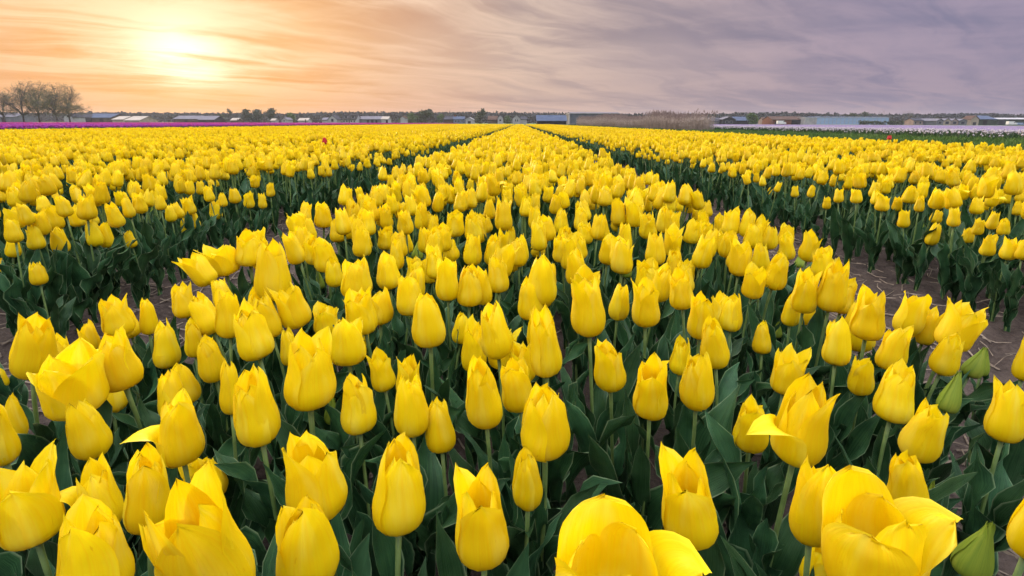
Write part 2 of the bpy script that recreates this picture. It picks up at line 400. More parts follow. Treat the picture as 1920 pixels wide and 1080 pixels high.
# ------------------------------------------------------------------ tulip geometry (unit flower: width 1, height 1)
def curve(pts, t):
    n = len(pts) - 1
    x = min(max(t, 0), 1) * n
    i = min(int(x), n - 1); f = x - i
    p0, p1, p2, p3 = pts[max(i - 1, 0)], pts[i], pts[i + 1], pts[min(i + 2, n)]
    return 0.5 * ((2 * p1) + (p2 - p0) * f + (2 * p0 - 5 * p1 + 4 * p2 - p3) * f * f + (3 * p1 - p0 - 3 * p2 + p3) * f ** 3)
W_SHAPE = [0.30, 0.66, 0.90, 1.0, 1.0, 0.93, 0.76, 0.45, 0.01]
W_ROUND = [0.30, 0.66, 0.90, 1.0, 1.02, 1.02, 0.96, 0.74, 0.10]
def petal_grid(kind, inner, k, rg, nu, nv):
    """vertices, faces, u, v of one petal; k = which of the three"""
    top = dict(c=0.18, u=0.43, o=0.80, f=0.44, w=0.92, b=0.05, t=0.36)[kind] + rg.uniform(-0.14, 0.16) * (kind != 'b')
    belly = dict(c=1.0, u=1.0, o=1.0, f=1.0, w=1.0, b=1.0, t=1.0)[kind]
    Rr = 0.5 * (0.86 if inner else 1.0) * belly
    tt = max(top, 0.08)
    prof_r = [0.10, 0.58, 0.88, 1.0, 0.99, 0.55 + 0.38 * (0.75 + 0.25 * tt), 0.42 + 0.46 * (0.55 + 0.45 * tt) + 0.03, 0.26 + 0.20 + 0.50 * tt, tt]
    if kind == 'b': prof_r = [0.10, 0.62, 0.92, 1.0, 0.92, 0.74, 0.52, 0.28, 0.05]
    if kind in 'ow': prof_r[5:] = [0.98, 0.97, 0.96 + (top - 1) * 0.3, top]
    if kind == 'w': prof_r[3:] = [1.02, 1.06, 1.06, 1.02, 0.96, 0.82 * top]
    prof_z = [0.0, 0.03, 0.105, 0.22, 0.36, 0.515, 0.675, 0.84, 1.0]
    hgt = rg.uniform(0.78, 1.02) if not inner else rg.uniform(0.80, 1.02)
    if kind == 'b': hgt = 1.0
    if kind == 'w': hgt = (0.98, 0.80, 0.86)[k] if not inner else (0.70, 0.92, 0.78)[k]
    wid = Rr * (rg.uniform(1.10, 1.38) if not inner else rg.uniform(0.98, 1.15))
    phi0 = k * 2 * math.pi / 3 + (math.pi / 3 if inner else 0) + rg.uniform(-0.10, 0.10)
    wing = kind == 'w' and not inner and k == 2
    flop = kind == 'f' and not inner and k == 0
    curl = rg.uniform(-0.10, 0.85 if kind in 'uof' else 0.45) + (0.1 if kind == 'o' else 0)
    ph, am = rg.uniform(0, 6.28), rg.uniform(0.010, 0.034)
    cup = rg.uniform(-0.05, 0.13)
    tipu = rg.uniform(-0.22, 0.22)
    side = rg.uniform(-0.16, 0.16)
    imb = 0.035 * rg.choice((-1, 1)) if False else 0.03
    notch = rg.uniform(0.0, 0.03)
    crease = rg.choice((0.02, 0.035, 0.06, 0.10))
    vs_, uu, vv = [], [], []
    for j in range(nv):
        v = j / (nv - 1)
        v = v ** 0.92
        r_ = Rr * curve(prof_r, v)
        z = hgt * curve(prof_z, v)
        wv = wid * max(curve(W_SHAPE, v) if kind != 'w' else (curve(W_ROUND, v) if v < 0.5 else 1.02 * max(1 - ((v - 0.5) / 0.5) ** 3.0, 0) ** 0.62), 0.0)
        for i in range(nu):
            u = i / (nu - 1) * 2 - 1
            rr = r_ + Rr * (imb * u * (1 - v * 0.4) + curl * max(0, v - 0.68) ** 2 * 6 - crease * math.exp(-(u / 0.20) ** 2) * math.sin(min(v * 1.3, 1) * math.pi) * 0.9)
            rr += Rr * cup * u * u * v * v * (1.2 - v * 0.5)
            rr += Rr * am * 2.2 * math.sin(6.5 * v + ph + u * 1.5) * u * u * v
            eff = max(r_, 0.30 * Rr)
            a = phi0 + u * min(wv / eff, 1.45) + side * v * v * 1.3
            # petals are a little flatter than the circle they stand on
            flat = 1 + 0.035 * u * u * (1 if kind in 'ow' else 0.3) * v
            x, y = rr * flat * math.cos(a), rr * flat * math.sin(a)
            zz = z - 0.03 * u * u * v * (1 - v) + 0.10 * tipu * u * v * v + am * 0.8 * math.sin(9 * u + ph) * v * v + notch * v * u
            if flop and v > 0.45:
                t = (v - 0.45) / 0.55
                bend = t * t * 1.0
                cx, sy = math.cos(phi0), math.sin(phi0)
                x += cx * Rr * 1.55 * bend; y += sy * Rr * 1.55 * bend
                zz -= 0.42 * bend * t
            if wing and v > 0.5:
                t = (v - 0.5) / 0.5
                x += math.cos(phi0) * Rr * 0.42 * t * t; y += math.sin(phi0) * Rr * 0.42 * t * t; zz -= 0.06 * t * t
            vs_.append((x, y, zz)); uu.append(u); vv.append(v)
    fs = []
    for j in range(nv - 1):
        for i in range(nu - 1):
            a = j * nu + i
            fs.append((a, a + 1, a + 1 + nu, a + nu))
    return vs_, fs, uu, vv
def leaf_grid(L, rg, nu, nv, th0=None, th1=None):
    th0 = rg.uniform(0.06, 0.27) if th0 is None else th0
    th1 = th0 + rg.uniform(0.05, 0.85) if th1 is None else th1
    W = L * rg.uniform(0.055, 0.100)
    fold0, tw, ph, am, kw = rg.uniform(0.45, 1.0), rg.uniform(-1.6, 1.6), rg.uniform(0, 6.28), rg.uniform(0.35, 1.0), rg.uniform(1.6, 3.4)
    shape = [0.50, 0.66, 0.86, 0.98, 1.0, 0.93, 0.78, 0.52, 0.02]
    p, vs_, uu, vv = Vector((0.004, 0, 0)), [], [], []
    bendy = rg.uniform(-0.4, 0.4)
    for j in range(nv):
        v = j / (nv - 1)
        th = th0 + (th1 - th0) * v ** 1.7
        az = bendy * v * v
        t = Vector((math.sin(th) * math.cos(az), math.sin(th) * math.sin(az), math.cos(th)))
        if j: p = p + t * (L / (nv - 1))
        sd = Vector((-math.sin(az), math.cos(az), 0))
        nrm = sd.cross(t)
        q = Quaternion(t, tw * v)
        sd, nrm = q @ sd, q @ nrm
        wv = W * curve(shape, v)
        fold = fold0 * (1 - 0.65 * v)
        for i in range(nu):
            u = i / (nu - 1) * 2 - 1
            wave = am * wv * math.sin(kw * 6.28 * v + ph + (2.0 if u > 0 else 0)) * u * u
            pt = p + sd * (u * wv * (1 - 0.25 * fold * abs(u)) * (1 + 0.16 * am * math.sin(kw * 9 * v + ph * 2 + u))) - nrm * (abs(u) ** 1.5 * wv * fold - wave)
            vs_.append(tuple(pt)); uu.append(u); vv.append(v)
    fs = []
    for j in range(nv - 1):
        for i in range(nu - 1):
            a = j * nu + i
            fs.append((a, a + 1, a + 1 + nu, a + nu))
    return vs_, fs, uu, vv

# shared petals: several flowers of each kind
KINDS = {'c': 9, 't': 9, 'u': 12, 'o': 6, 'f': 4, 'w': 2, 'b': 3}
PETALS, CORES = {}, {}
rg = random.Random(21)
def core_mesh():
    mb = MB()
    mb.tube([(0, 0, -0.01), (0, 0, 0.02), (0, 0, 0.05)], [0.075, 0.10, 0.06], 8)
    mb.tube([(0, 0, 0.03), (0, 0, 0.22), (0, 0, 0.36), (0, 0, 0.40)], [0.05, 0.065, 0.055, 0.075], 6)
    for k in range(6):
        a = k * math.pi / 3
        mb.tube([(0.05 * math.cos(a), 0.05 * math.sin(a), 0.04), (0.13 * math.cos(a), 0.13 * math.sin(a), 0.20), (0.15 * math.cos(a), 0.15 * math.sin(a), 0.34)], [0.012, 0.022, 0.014], 4)
    return mb.mesh('flower', M['core'])
CORE = core_mesh()
def stub_mesh():
    mb = MB()
    mb.tube([(0, 0, -0.01), (0, 0, 0.02), (0, 0, 0.06)], [0.075, 0.10, 0.05], 8)
    return mb.mesh('flower', M['stem'])
STUB = stub_mesh()
for kd, cnt in KINDS.items():
    PETALS[kd] = []
    for q in range(cnt):
        seed = rg.randrange(10 ** 6)
        rp = random.Random(seed)
        ms = []
        for inner in (False, True):
            for k in range(3):
                mb = MB(); vs_, fs, uu, vv = petal_grid(kd, inner, k, rp, *((15, 24) if kd == 'w' else (9, 13)))
                mb.add(vs_, fs, pu=uu, pv=vv)
                ms.append(mb.mesh('petal', M['bud'] if kd == 'b' else M['yellow']))
        PETALS[kd].append((seed, ms))
LEAVES = []
for q in range(18):
    mb = MB(); vs_, fs, uu, vv = leaf_grid(1.0, rg, 7, 17)
    mb.add(vs_, fs, pu=uu, pv=vv)
    LEAVES.append(mb.mesh('leaf', M['leaf']))

N_TULIP = 0
TULIPS = []          # (x, y) of every single plant
def make_tulip(base, axis, wid, hgt, kind, label, rg, name='tulip', cat='tulip', group=None, spin=None, petals=None, nleaf=3, root=None):
    """base: where the flower sits on its stem; axis: its direction; a thing with stem, leaves and a flower of six petals"""
    global N_TULIP
    N_TULIP += 1
    base, axis = Vector(base), Vector(axis).normalized()
    if root is None:
        root = Vector((base.x - axis.x * 0.07 + rg.uniform(-0.012, 0.012), base.y - axis.y * 0.07 + rg.uniform(-0.012, 0.012), 0))
    root.z = float(ground_z(root.x, root.y)) - 0.004
    e = empty(name, root)
    tag(e, label, cat, group)
    L = base - root
    mid = L - axis * (L.length * 0.45) + Vector((rg.uniform(-0.006, 0.006), rg.uniform(-0.006, 0.006), 0))
    mid.x *= 0.9; mid.y *= 0.9
    pts = [(mid * (2 * t * (1 - t)) + L * (t * t)) for t in (0, 0.17, 0.34, 0.5, 0.67, 0.84, 1.0)]
    rad = 0.0026 * min(max(wid / 0.048, 0.75), 1.25)
    MB().tube(pts, [rad * 1.25, rad * 1.2, rad * 1.1, rad, rad, rad * 1.0, rad * 1.15], 7).build('stem', M['stem'], e, True)
    fl = bpy.data.objects.new('flower', CORE if kind in 'owu' else STUB)
    fl.parent = e
    qq = Vector((0, 0, 1)).rotation_difference(axis) @ Quaternion((0, 0, 1), rg.uniform(0, 6.283) if spin is None else spin)
    fl.matrix_basis = Matrix.LocRotScale(L, qq, Vector((wid, wid, hgt)))
    COL.objects.link(fl)
    for me in (petals or rg.choice(PETALS[kind])[1]):
        o = bpy.data.objects.new('petal', me)
        o.parent = fl
        COL.objects.link(o)
    a0 = rg.uniform(0, 6.283)
    for k in range(nleaf):
        o = bpy.data.objects.new('leaf', rg.choice(LEAVES))
        o.parent = e
        s_ = (base.z - root.z) * rg.uniform(0.80, 1.12) * (1.0 - 0.08 * k)
        s_ = min(max(s_, 0.12), 0.25)
        o.matrix_basis = Matrix.LocRotScale(Vector((0, 0, 0.004 + 0.012 * k)), Quaternion((0, 0, 1), a0 + k * 2.3 + rg.uniform(-0.4, 0.4)), Vector((s_,) * 3))
        COL.objects.link(o)
    TULIPS.append((root.x, root.y))
    return e

# ------------------------------------------------------------------ single tulips read off the photograph
# flower base x, y, tip x, y, width (pixels of the photograph), kind, label
HAND = [
 (62,705,95,593,98,'u','yellow tulip with upswept torn petals at the far left edge of central bed'),
 (150,770,145,648,128,'o','wide open yellow tulip with a spread petal, beside the left soil path'),
 (235,725,225,610,92,'f','yellow tulip with one petal folded outward, behind the wide open left one'),
 (230,628,213,555,66,'u','yellow tulip at the back of the left cluster beside the soil path'),
 (248,632,243,573,48,'c','smaller closed yellow tulip in the middle of the left path-side cluster'),
 (281,626,280,560,38,'c','slim yellow tulip standing alone against dark soil of the left path'),
 (172,660,172,598,44,'t',''),
 (180,854,172,737,84,'t','closed yellow tulip under the wide open one near the left edge'),
 (345,865,345,732,88,'f','yellow tulip with one long petal flopped out to the left'),
 (330,785,322,692,62,'u','yellow tulip directly behind the one with the flopped petal'),
 (358,755,345,683,54,'c',''),
 (492,828,470,690,88,'t','tall closed yellow tulip with a split tip left of centre'),
 (436,775,440,675,46,'c','narrow yellow tulip half hidden behind the split-tipped one'),
 (405,712,398,627,57,'t',''),
 (582,760,592,620,100,'u','broad yellow tulip with a pointed front petal and flaring right petal'),
 (487,672,458,567,74,'t',''),
 (402,625,368,553,58,'t','yellow tulip leaning left over the soil path edge'),
 (368,668,372,595,40,'c',''), (352,595,345,530,48,'u',''), (432,632,437,540,56,'u',''), (512,632,488,547,50,'t',''),
 (562,612,545,525,62,'u',''), (547,684,547,610,38,'c',''), (615,625,615,567,52,'u',''),
 (5,727,8,690,32,'t',''), (12,868,10,722,76,'t','yellow tulip cut off by the left picture edge, lower one'), (35,824,28,742,46,'c',''),
 (70,1012,62,857,130,'o','wide cupped yellow tulip in the bottom left corner'),
 (195,990,203,852,92,'f','yellow tulip with a curled petal between two bottom left blooms'),
 (282,990,283,830,98,'t','closed yellow tulip with folded tip beside the huge bottom left bloom'),
 (190,1125,175,938,150,'u','large yellow tulip cut by the bottom edge near the left corner'),
 (415,1135,385,864,180,'u','huge yellow tulip at the bottom edge, largest on the left'),
 (392,935,385,848,84,'u','ruffled yellow tulip top peeking out behind the huge bloom'),
 (600,962,598,805,118,'u','yellow tulip with a tall pointed right petal above a folded one'),
 (582,1088,568,907,120,'t','folded yellow tulip at the bottom edge left of centre'),
 (624,792,628,735,26,'b','green tulip bud below the broad yellow tulip left of centre'),
 (685,622,675,540,62,'u',''), (655,680,655,585,72,'u',''), (688,647,690,615,25,'c',''),
 (675,808,682,690,70,'t','closed yellow tulip with a tall back petal left of the middle'),
 (722,730,712,655,48,'u',''), (765,742,765,652,48,'u',''),
 (775,812,770,697,70,'t','full yellow tulip beside a smaller pointed one left of the middle'),
 (829,844,828,746,58,'c','small pointed yellow tulip right of a full one near the middle'),
 (807,647,808,548,66,'c','diamond-shaped closed yellow tulip standing clear in mid bed'),
 (863,642,870,583,36,'c','small oval yellow tulip next to a green bud in mid bed'),
 (890,660,892,605,28,'b','green tulip bud between two yellow blooms in mid bed'),
 (935,669,928,565,60,'t',''), (985,712,970,632,50,'u',''), (1025,702,1025,577,63,'t','tall yellow tulip with a higher back petal at mid bed'),
 (975,766,966,665,62,'u','yellow tulip behind the oval closed one near the middle'),
 (912,794,902,660,71,'t','tall oval closed yellow tulip near the middle of the picture'),
 (1022,846,1020,709,96,'u','big yellow tulip with a bulging right petal at the middle'),
 (990,946,992,820,58,'c','slender yellow tulip with twisted petals low in the middle'),
 (748,988,752,818,104,'t','large yellow tulip with a bent front petal and tall back petal on straight stem'),
 (907,1048,890,875,100,'u','large yellow tulip with a flared right petal at bottom centre'),
 (1140,1165,1135,948,190,'w','huge open yellow tulip at the bottom edge showing its inner petals'),
 (1218,778,1203,655,68,'u','yellow tulip with an outward hooked left petal above dark leaves'),
 (997,597,985,522,50,'t',''), (1105,628,1105,518,67,'u','tall yellow tulip with a pointed left petal in mid bed'), (1157,598,1155,525,40,'c',''), (1210,610,1205,523,56,'u',''),
 (772,590,770,517,54,'u',''), (1297,1008,1278,835,106,'u','large yellow tulip with two pointed tips low right of centre'),
 (1305,762,1302,652,68,'t','oval yellow tulip on a long stem right of the middle'), (1342,686,1330,592,58,'t',''), (1369,620,1372,550,46,'u',''), (1312,632,1315,545,55,'u',''),
 (1273,700,1278,632,42,'c',''),
 (1428,662,1423,600,38,'c','small closed yellow tulip beside a tiny green bud'), (1480,610,1472,550,36,'t',''), (1455,632,1455,600,17,'b','tiny green tulip bud next to a small closed yellow tulip'),
 (1505,584,1500,500,52,'u',''), (1553,582,1550,487,60,'t',''),
 (1622,634,1630,542,70,'u','broad yellow tulip at the right path edge of central bed'), (1695,625,1697,543,62,'u',''),
 (1565,683,1570,592,58,'t',''), (1665,693,1675,608,62,'u',''), (1728,645,1738,573,48,'u',''),
 (1775,652,1795,565,76,'o','wide yellow tulip leaning right at the bed edge by bare soil'),
 (1762,700,1772,617,60,'u',''), (1815,706,1828,645,36,'b','larger of the paired green tulip buds beside bare soil'), (1838,704,1840,652,24,'b','smaller of the paired green tulip buds beside bare soil'),
 (1610,737,1605,660,52,'u','small yellow tulip with a three-pointed crown and dark stem'),
 (1668,788,1684,682,80,'u','yellow tulip with a bell-shaped skirt on the right'), (1468,737,1485,650,58,'o','flared yellow tulip behind the tall one with a flopped petal'),
 (1488,860,1488,705,104,'f','tall yellow tulip with a petal flopped to the left, right of centre'),
 (1404,839,1398,740,68,'u','round yellow tulip left of the tall flopped-petal one'),
 (1772,772,1785,693,38,'b','slim greenish yellow tulip bud just opening near the right edge'),
 (1713,857,1722,742,84,'t','plump closed yellow tulip low on the right'),
 (1877,825,1875,717,82,'u','yellow tulip with open crown on a clear stem at the right edge'),
 (1915,712,1912,620,52,'u','yellow tulip cut by the right picture edge above bare soil'),
 (1702,958,1683,832,86,'t','yellow tulip partly behind the huge open one at bottom right'),
 (1517,1014,1513,843,90,'u','yellow tulip with forked top left of the huge open one at bottom right'),
 (1628,1112,1625,884,182,'w','huge open yellow tulip at the bottom edge on the right'),
 (1522,1092,1525,995,66,'t',''), (1737,962,1735,885,23,'b','green tulip bud behind the huge open bloom at bottom right'),
 (1812,1078,1823,952,64,'b','large pale green tulip bud in the bottom right corner'),
 (1922,1042,1914,850,104,'u','yellow tulip cut by the right edge in the bottom corner'),
 # centre bed, further back
 (395,533,355,480,48,'o','yellow tulip lying over to the left at the bed edge'), (425,515,415,457,60,'o',''), (470,498,468,432,60,'u',''), (515,562,505,450,72,'u',''),
 (425,578,410,520,42,'t',''), (563,486,555,435,30,'t',''), (607,426,610,380,36,'u',''), (565,440,555,398,38,'o',''), (615,508,610,447,48,'u',''),
 (630,537,630,483,36,'t',''), (600,541,600,507,16,'b',''), (590,515,588,487,15,'b',''), (585,452,583,406,26,'t',''),
 (665,415,662,372,27,'t',''), (685,406,683,365,24,'t',''), (670,557,668,478,62,'u',''), (731,541,728,470,48,'c',''), (745,505,742,447,28,'t',''),
 (682,466,672,410,36,'t',''), (725,466,722,425,34,'u',''), (764,475,763,430,26,'t',''), (782,487,782,452,18,'b',''), (782,532,785,484,42,'u',''),
 (810,530,798,482,30,'t',''), (790,430,790,378,27,'t',''), (812,450,812,403,25,'c',''), (852,443,852,395,38,'u',''), (890,452,890,398,34,'u',''),
 (886,497,885,437,36,'t',''), (840,562,842,480,46,'u',''), (845,490,838,450,40,'u',''), (880,573,878,498,50,'t',''), (908,570,900,500,36,'u',''),
 (922,497,922,440,31,'t',''), (935,548,935,473,42,'t',''), (960,508,953,460,32,'u',''), (945,432,942,370,34,'c',''), (957,466,955,425,21,'t',''),
 (978,492,975,440,30,'t',''), (1015,568,1010,475,60,'t',''), (1008,482,1010,443,30,'u',''), (1025,452,1018,403,40,'u',''), (1050,430,1052,391,25,'t',''),
 (1060,470,1062,422,28,'t',''), (1080,484,1080,438,44,'u',''), (1082,533,1078,465,42,'t',''), (1095,457,1093,415,34,'u',''), (1138,495,1140,440,35,'u',''),
 (1170,472,1170,418,30,'t',''), (1165,507,1165,457,29,'t',''), (1172,520,1172,477,20,'b',''), (1160,423,1160,373,30,'u',''), (1188,425,1192,375,33,'o',''),
 (1215,547,1205,485,50,'u',''), (1232,564,1237,490,40,'u',''), (1215,446,1210,397,36,'u',''), (1228,497,1230,435,40,'t',''), (1262,522,1265,463,35,'t',''),
 (1257,438,1255,392,32,'u',''), (1217,397,1217,362,20,'t',''), (1283,548,1278,492,40,'t',''),
 (1295,457,1297,410,32,'u',''), (1323,407,1323,375,26,'u',''), (1317,437,1317,395,28,'u',''), (1311,502,1318,440,38,'u',''), (1368,442,1367,391,36,'u',''),
 (1398,445,1403,393,32,'t',''), (1415,452,1426,405,30,'u',''), (1363,482,1366,430,38,'u',''), (1375,504,1380,450,36,'t',''), (1425,507,1420,452,37,'t',''),
 (1440,467,1442,423,34,'t',''), (1470,462,1477,420,34,'u',''), (1465,489,1465,452,26,'t',''), (1512,489,1510,433,40,'u',''), (1500,502,1500,475,20,'b',''),
 (1447,541,1450,477,47,'u',''), (1408,558,1410,497,42,'o',''), (1550,524,1545,480,40,'u',''), (1285,532,1287,485,30,'u',''),
 # bed on the sunset side
 (76,534,75,489,38,'u','single yellow tulip low at the front of the left bed'), (25,482,30,443,34,'t',''), (3,517,2,482,26,'t',''), (70,468,68,421,38,'u',''), (117,474,117,423,39,'u',''),
 (127,485,126,456,16,'b','green tulip bud below a yellow bloom at the front of left bed'), (182,462,178,410,36,'u',''), (203,464,198,416,30,'u',''), (249,464,247,430,25,'t',''), (223,426,218,381,35,'t',''),
 (30,455,30,408,38,'t',''), (82,440,85,395,38,'u',''), (55,422,52,380,33,'u',''), (125,406,120,368,34,'u',''), (85,398,83,367,32,'u',''), (165,412,165,367,42,'u',''),
 (178,422,178,395,25,'t',''), (246,408,243,368,26,'t',''), (266,400,265,362,30,'u',''), (289,408,289,386,12,'b',''), (303,394,302,364,23,'t',''), (323,416,320,384,24,'c',''),
 (340,409,333,379,22,'t',''), (351,441,350,408,20,'u',''), (369,430,368,397,20,'u',''), (358,402,357,367,28,'u',''), (406,411,406,377,25,'t',''), (468,390,470,358,22,'u',''),
 (493,391,492,363,18,'u',''), (508,369,508,342,18,'u',''), (442,381,443,352,24,'t',''), (419,388,415,362,20,'t',''), (395,378,393,348,22,'u',''), (298,356,297,334,16,'u',''),
 # bed on the reed side
 (1549,392,1548,368,17,'u',''), (1579,415,1579,398,12,'c',''), (1694,427,1692,392,26,'u',''), (1743,459,1742,415,29,'u',''), (1724,440,1724,417,12,'b','green tulip bud at the front of the right bed'),
 (1767,429,1767,409,13,'b',''), (1812,455,1812,423,28,'t',''), (1787,425,1787,390,28,'u',''), (1848,479,1850,440,33,'u',''), (1887,487,1887,443,37,'u',''), (1915,487,1915,447,32,'u',''),
 (1880,441,1878,409,28,'t',''), (1830,440,1828,407,25,'u',''), (1752,418,1752,392,26,'u',''), (1857,430,1857,395,25,'t',''), (1905,404,1905,376,23,'t',''), (1851,394,1851,368,22,'t',''),
 (1722,397,1722,367,21,'t',''), (1653,396,1652,365,30,'u',''), (1605,381,1605,354,24,'u',''), (1572,380,1572,354,20,'u',''), (1519,370,1519,346,16,'t',''), (1490,370,1490,348,16,'u',''),
 (1443,367,1443,351,12,'t',''), (1454,371,1454,357,9,'t',''),
]
LOOK = dict(c='slim closed', t='closed', u='cup-shaped', o='wide open', f='loose-petalled', w='fully open', b='green budded')
used_labels = set()
PENDING = []          # (thing, kind, pixel x, pixel y, world x, y, lean): labelled once all stand
ORD = 'zeroth first second third fourth fifth sixth seventh eighth ninth tenth eleventh twelfth thirteenth fourteenth fifteenth sixteenth seventeenth eighteenth nineteenth twentieth'.split()
ORD += ['twenty-' + q for q in ORD[1:10]] + ['thirtieth'] + ['thirty-' + q for q in ORD[1:10]] + ['fortieth']
def label_pending():
    """a word for its look, then its row counted from the camera and its place in that row"""
    for bed in ('central bed', 'left bed', 'right bed'):
        mine = [q for q in PENDING if (abs(q[4]) < 0.85, q[4] < 0) == {'central bed': (True, q[4] < 0), 'left bed': (False, True), 'right bed': (False, False)}[bed]]
        mine.sort(key=lambda q: -q[3])
        n = max(1, round(len(mine) / (11 if bed == 'central bed' else 7)))
        size = math.ceil(len(mine) / n) if mine else 1
        for r_ in range(n):
            row = sorted(mine[r_ * size:(r_ + 1) * size], key=lambda q: q[2])
            for i, (e, kd, px, py, x, y, lean) in enumerate(row):
                what = 'green tulip bud' if kd == 'b' else LOOK[kd] + ' yellow tulip'
                tilt = ' leaning left' if lean < -0.16 else (' leaning right' if lean > 0.16 else '')
                e['label'] = f"{what}{tilt}, {ORD[i + 1]} from left in {ORD[r_ + 1]} row behind, {bed}"
rh = random.Random(5)
for (bx, by, tx, ty, wpx, kd, lab) in HAND:
    ln = math.hypot(tx - bx, ty - by)
    horizon = 229.5 + (bx - 973) * math.tan(ROLL)
    if kd == 'b':
        z = FPX * (0.30 if by > 600 else 0.31) / max(ty - horizon, 10)
        z = math.sqrt(z * FPX * 0.055 / ln)
    else:
        z1 = FPX * 0.070 / ln
        z2 = FPX * (0.245 if by > 560 else 0.262) / (ty - horizon)
        z = z1 ** 0.45 * z2 ** 0.55
    if bx < 520 and by < 540 and abs((bx - 973) / (by - 230)) > 2.6 and by < 520 or bx > 1430 and (bx - 973) / max(by - 230, 1) > 3.0:
        # plants at the front edge of the side beds stand on that edge line
        z = FPX * (1.17 if bx < 973 else 1.32) / abs(bx - 973)
        z = max(z, FPX * 0.052 / ln)
    P0, P1 = at_depth(bx, by, z), at_depth(tx, ty, z)
    ax = (P1 - P0)
    hgt = ax.length
    # the tip sits a little further off than the base: flowers are upright, not parallel to the picture
    ax = ax.normalized() * 1.0
    up_ = Vector((0, 0, 1))
    ax = (up_ * 1.0 + RT * (ax.dot(RT)) * 0.9 + Vector((rh.uniform(-.10, .10), rh.uniform(-.16, .08), 0))).normalized()
    wid = wpx * z / FPX / math.hypot(1, (bx - 960) / FPX)      # round things stretch towards the sides of a wide view
    hgt = hgt * (1.0 if kd in 'bw' else 1.06)
    wid *= 1.22 if kd == 'b' else (0.96 if kd in 'ctu' else 1.0)
    spin = None
    if kd == 'f': spin = math.pi + rh.uniform(-0.2, 0.3)
    if kd == 'w': spin = math.pi / 2 + 0.1      # its spread petal points to the right
    e_ = make_tulip(P0, ax, wid, hgt, kd, lab, rh, name='tulip_bud' if kd == 'b' else 'tulip', cat='tulip bud' if kd == 'b' else 'tulip',
               group='green buds among the tulips' if kd == 'b' else 'yellow tulips of the near beds', spin=spin, nleaf=7 if by > 600 else 5)
    if not lab: PENDING.append((e_, kd, (bx + tx) / 2, (by + ty) / 2, P0.x, P0.y, ax.x))

# the three odd red tulips
def red_petals(seed):
    out = []
    rp = random.Random(seed)
    for inner in (False, True):
        for k in range(3):
            mb = MB(); vs_, fs, uu, vv = petal_grid('t', inner, k, rp, 7, 9)
            mb.add(vs_, fs, pu=uu, pv=vv)
            out.append(mb.mesh('petal', M['red']))
    return out
for px, py0, py1, wpx, Y, lab in ((609, 271, 257, 10, 5.2, 'tall red tulip rising above the yellow left bed'),
                                  (775, 261, 254, 6, 9.0, 'small dark red tulip far along the left bed'),
                                  (1667, 262, 253, 8, 6.5, 'red tulip at the far edge of the right beds against green grass')):
    p0, p1 = at_y(px, py0, Y), at_y(px, py1, Y)
    z = (p0 - EYE).dot(FW)
    make_tulip(p0, (0.02, 0.0, 1), wpx * z / FPX, p1.z - p0.z, 't', lab, rh, name='red_tulip', group='odd red tulips in the yellow field', petals=red_petals(int(px)))

# ------------------------------------------------------------------ the other yellow tulips
def plant_mesh(name, kind, rg, nu, nv, leaves, pmat, lu=3, lv=7, hgt=0.26, fw=0.042, fh=0.072, petals6=True, stem=True):
    """a whole plant as one mesh, about 0.33 m tall"""
    mb = MB()
    tilt = Quaternion((rg.uniform(-1, 1), rg.uniform(-1, 1), 0), rg.uniform(0.02, 0.22))
    top = Vector((rg.uniform(-0.015, 0.015), rg.uniform(-0.015, 0.015), hgt))
    for inner in ((False, True) if petals6 else (False,)):
        for k in range(3):
            vs_, fs, uu, vv = petal_grid(kind, inner, k, rg, nu, nv)
            mb.add([top + tilt @ Vector((x * fw, y * fw, z * fh)) for x, y, z in vs_], fs, 0, pu=uu, pv=vv)
    if stem: mb.tube([(0, 0, 0), top * 0.5 + Vector((0.003, 0, 0)), top], [0.0032, 0.0028, 0.003], 4, 1, cap=False)
    a0 = rg.uniform(0, 6.28)
    for k in range(leaves):
        vs_, fs, uu, vv = leaf_grid(rg.uniform(0.19, 0.26), rg, lu, lv)
        a = a0 + k * 2.2 + rg.uniform(-0.3, 0.3)
        ca, sa = math.cos(a), math.sin(a)
        mb.add([(x * ca - y * sa, x * sa + y * ca, z) for x, y, z in vs_], fs, 2, pu=uu, pv=vv)
    me = mb.mesh(name, [pmat, M['stem'], M['leaf']])
    return bpy.data.objects.new(name, me)

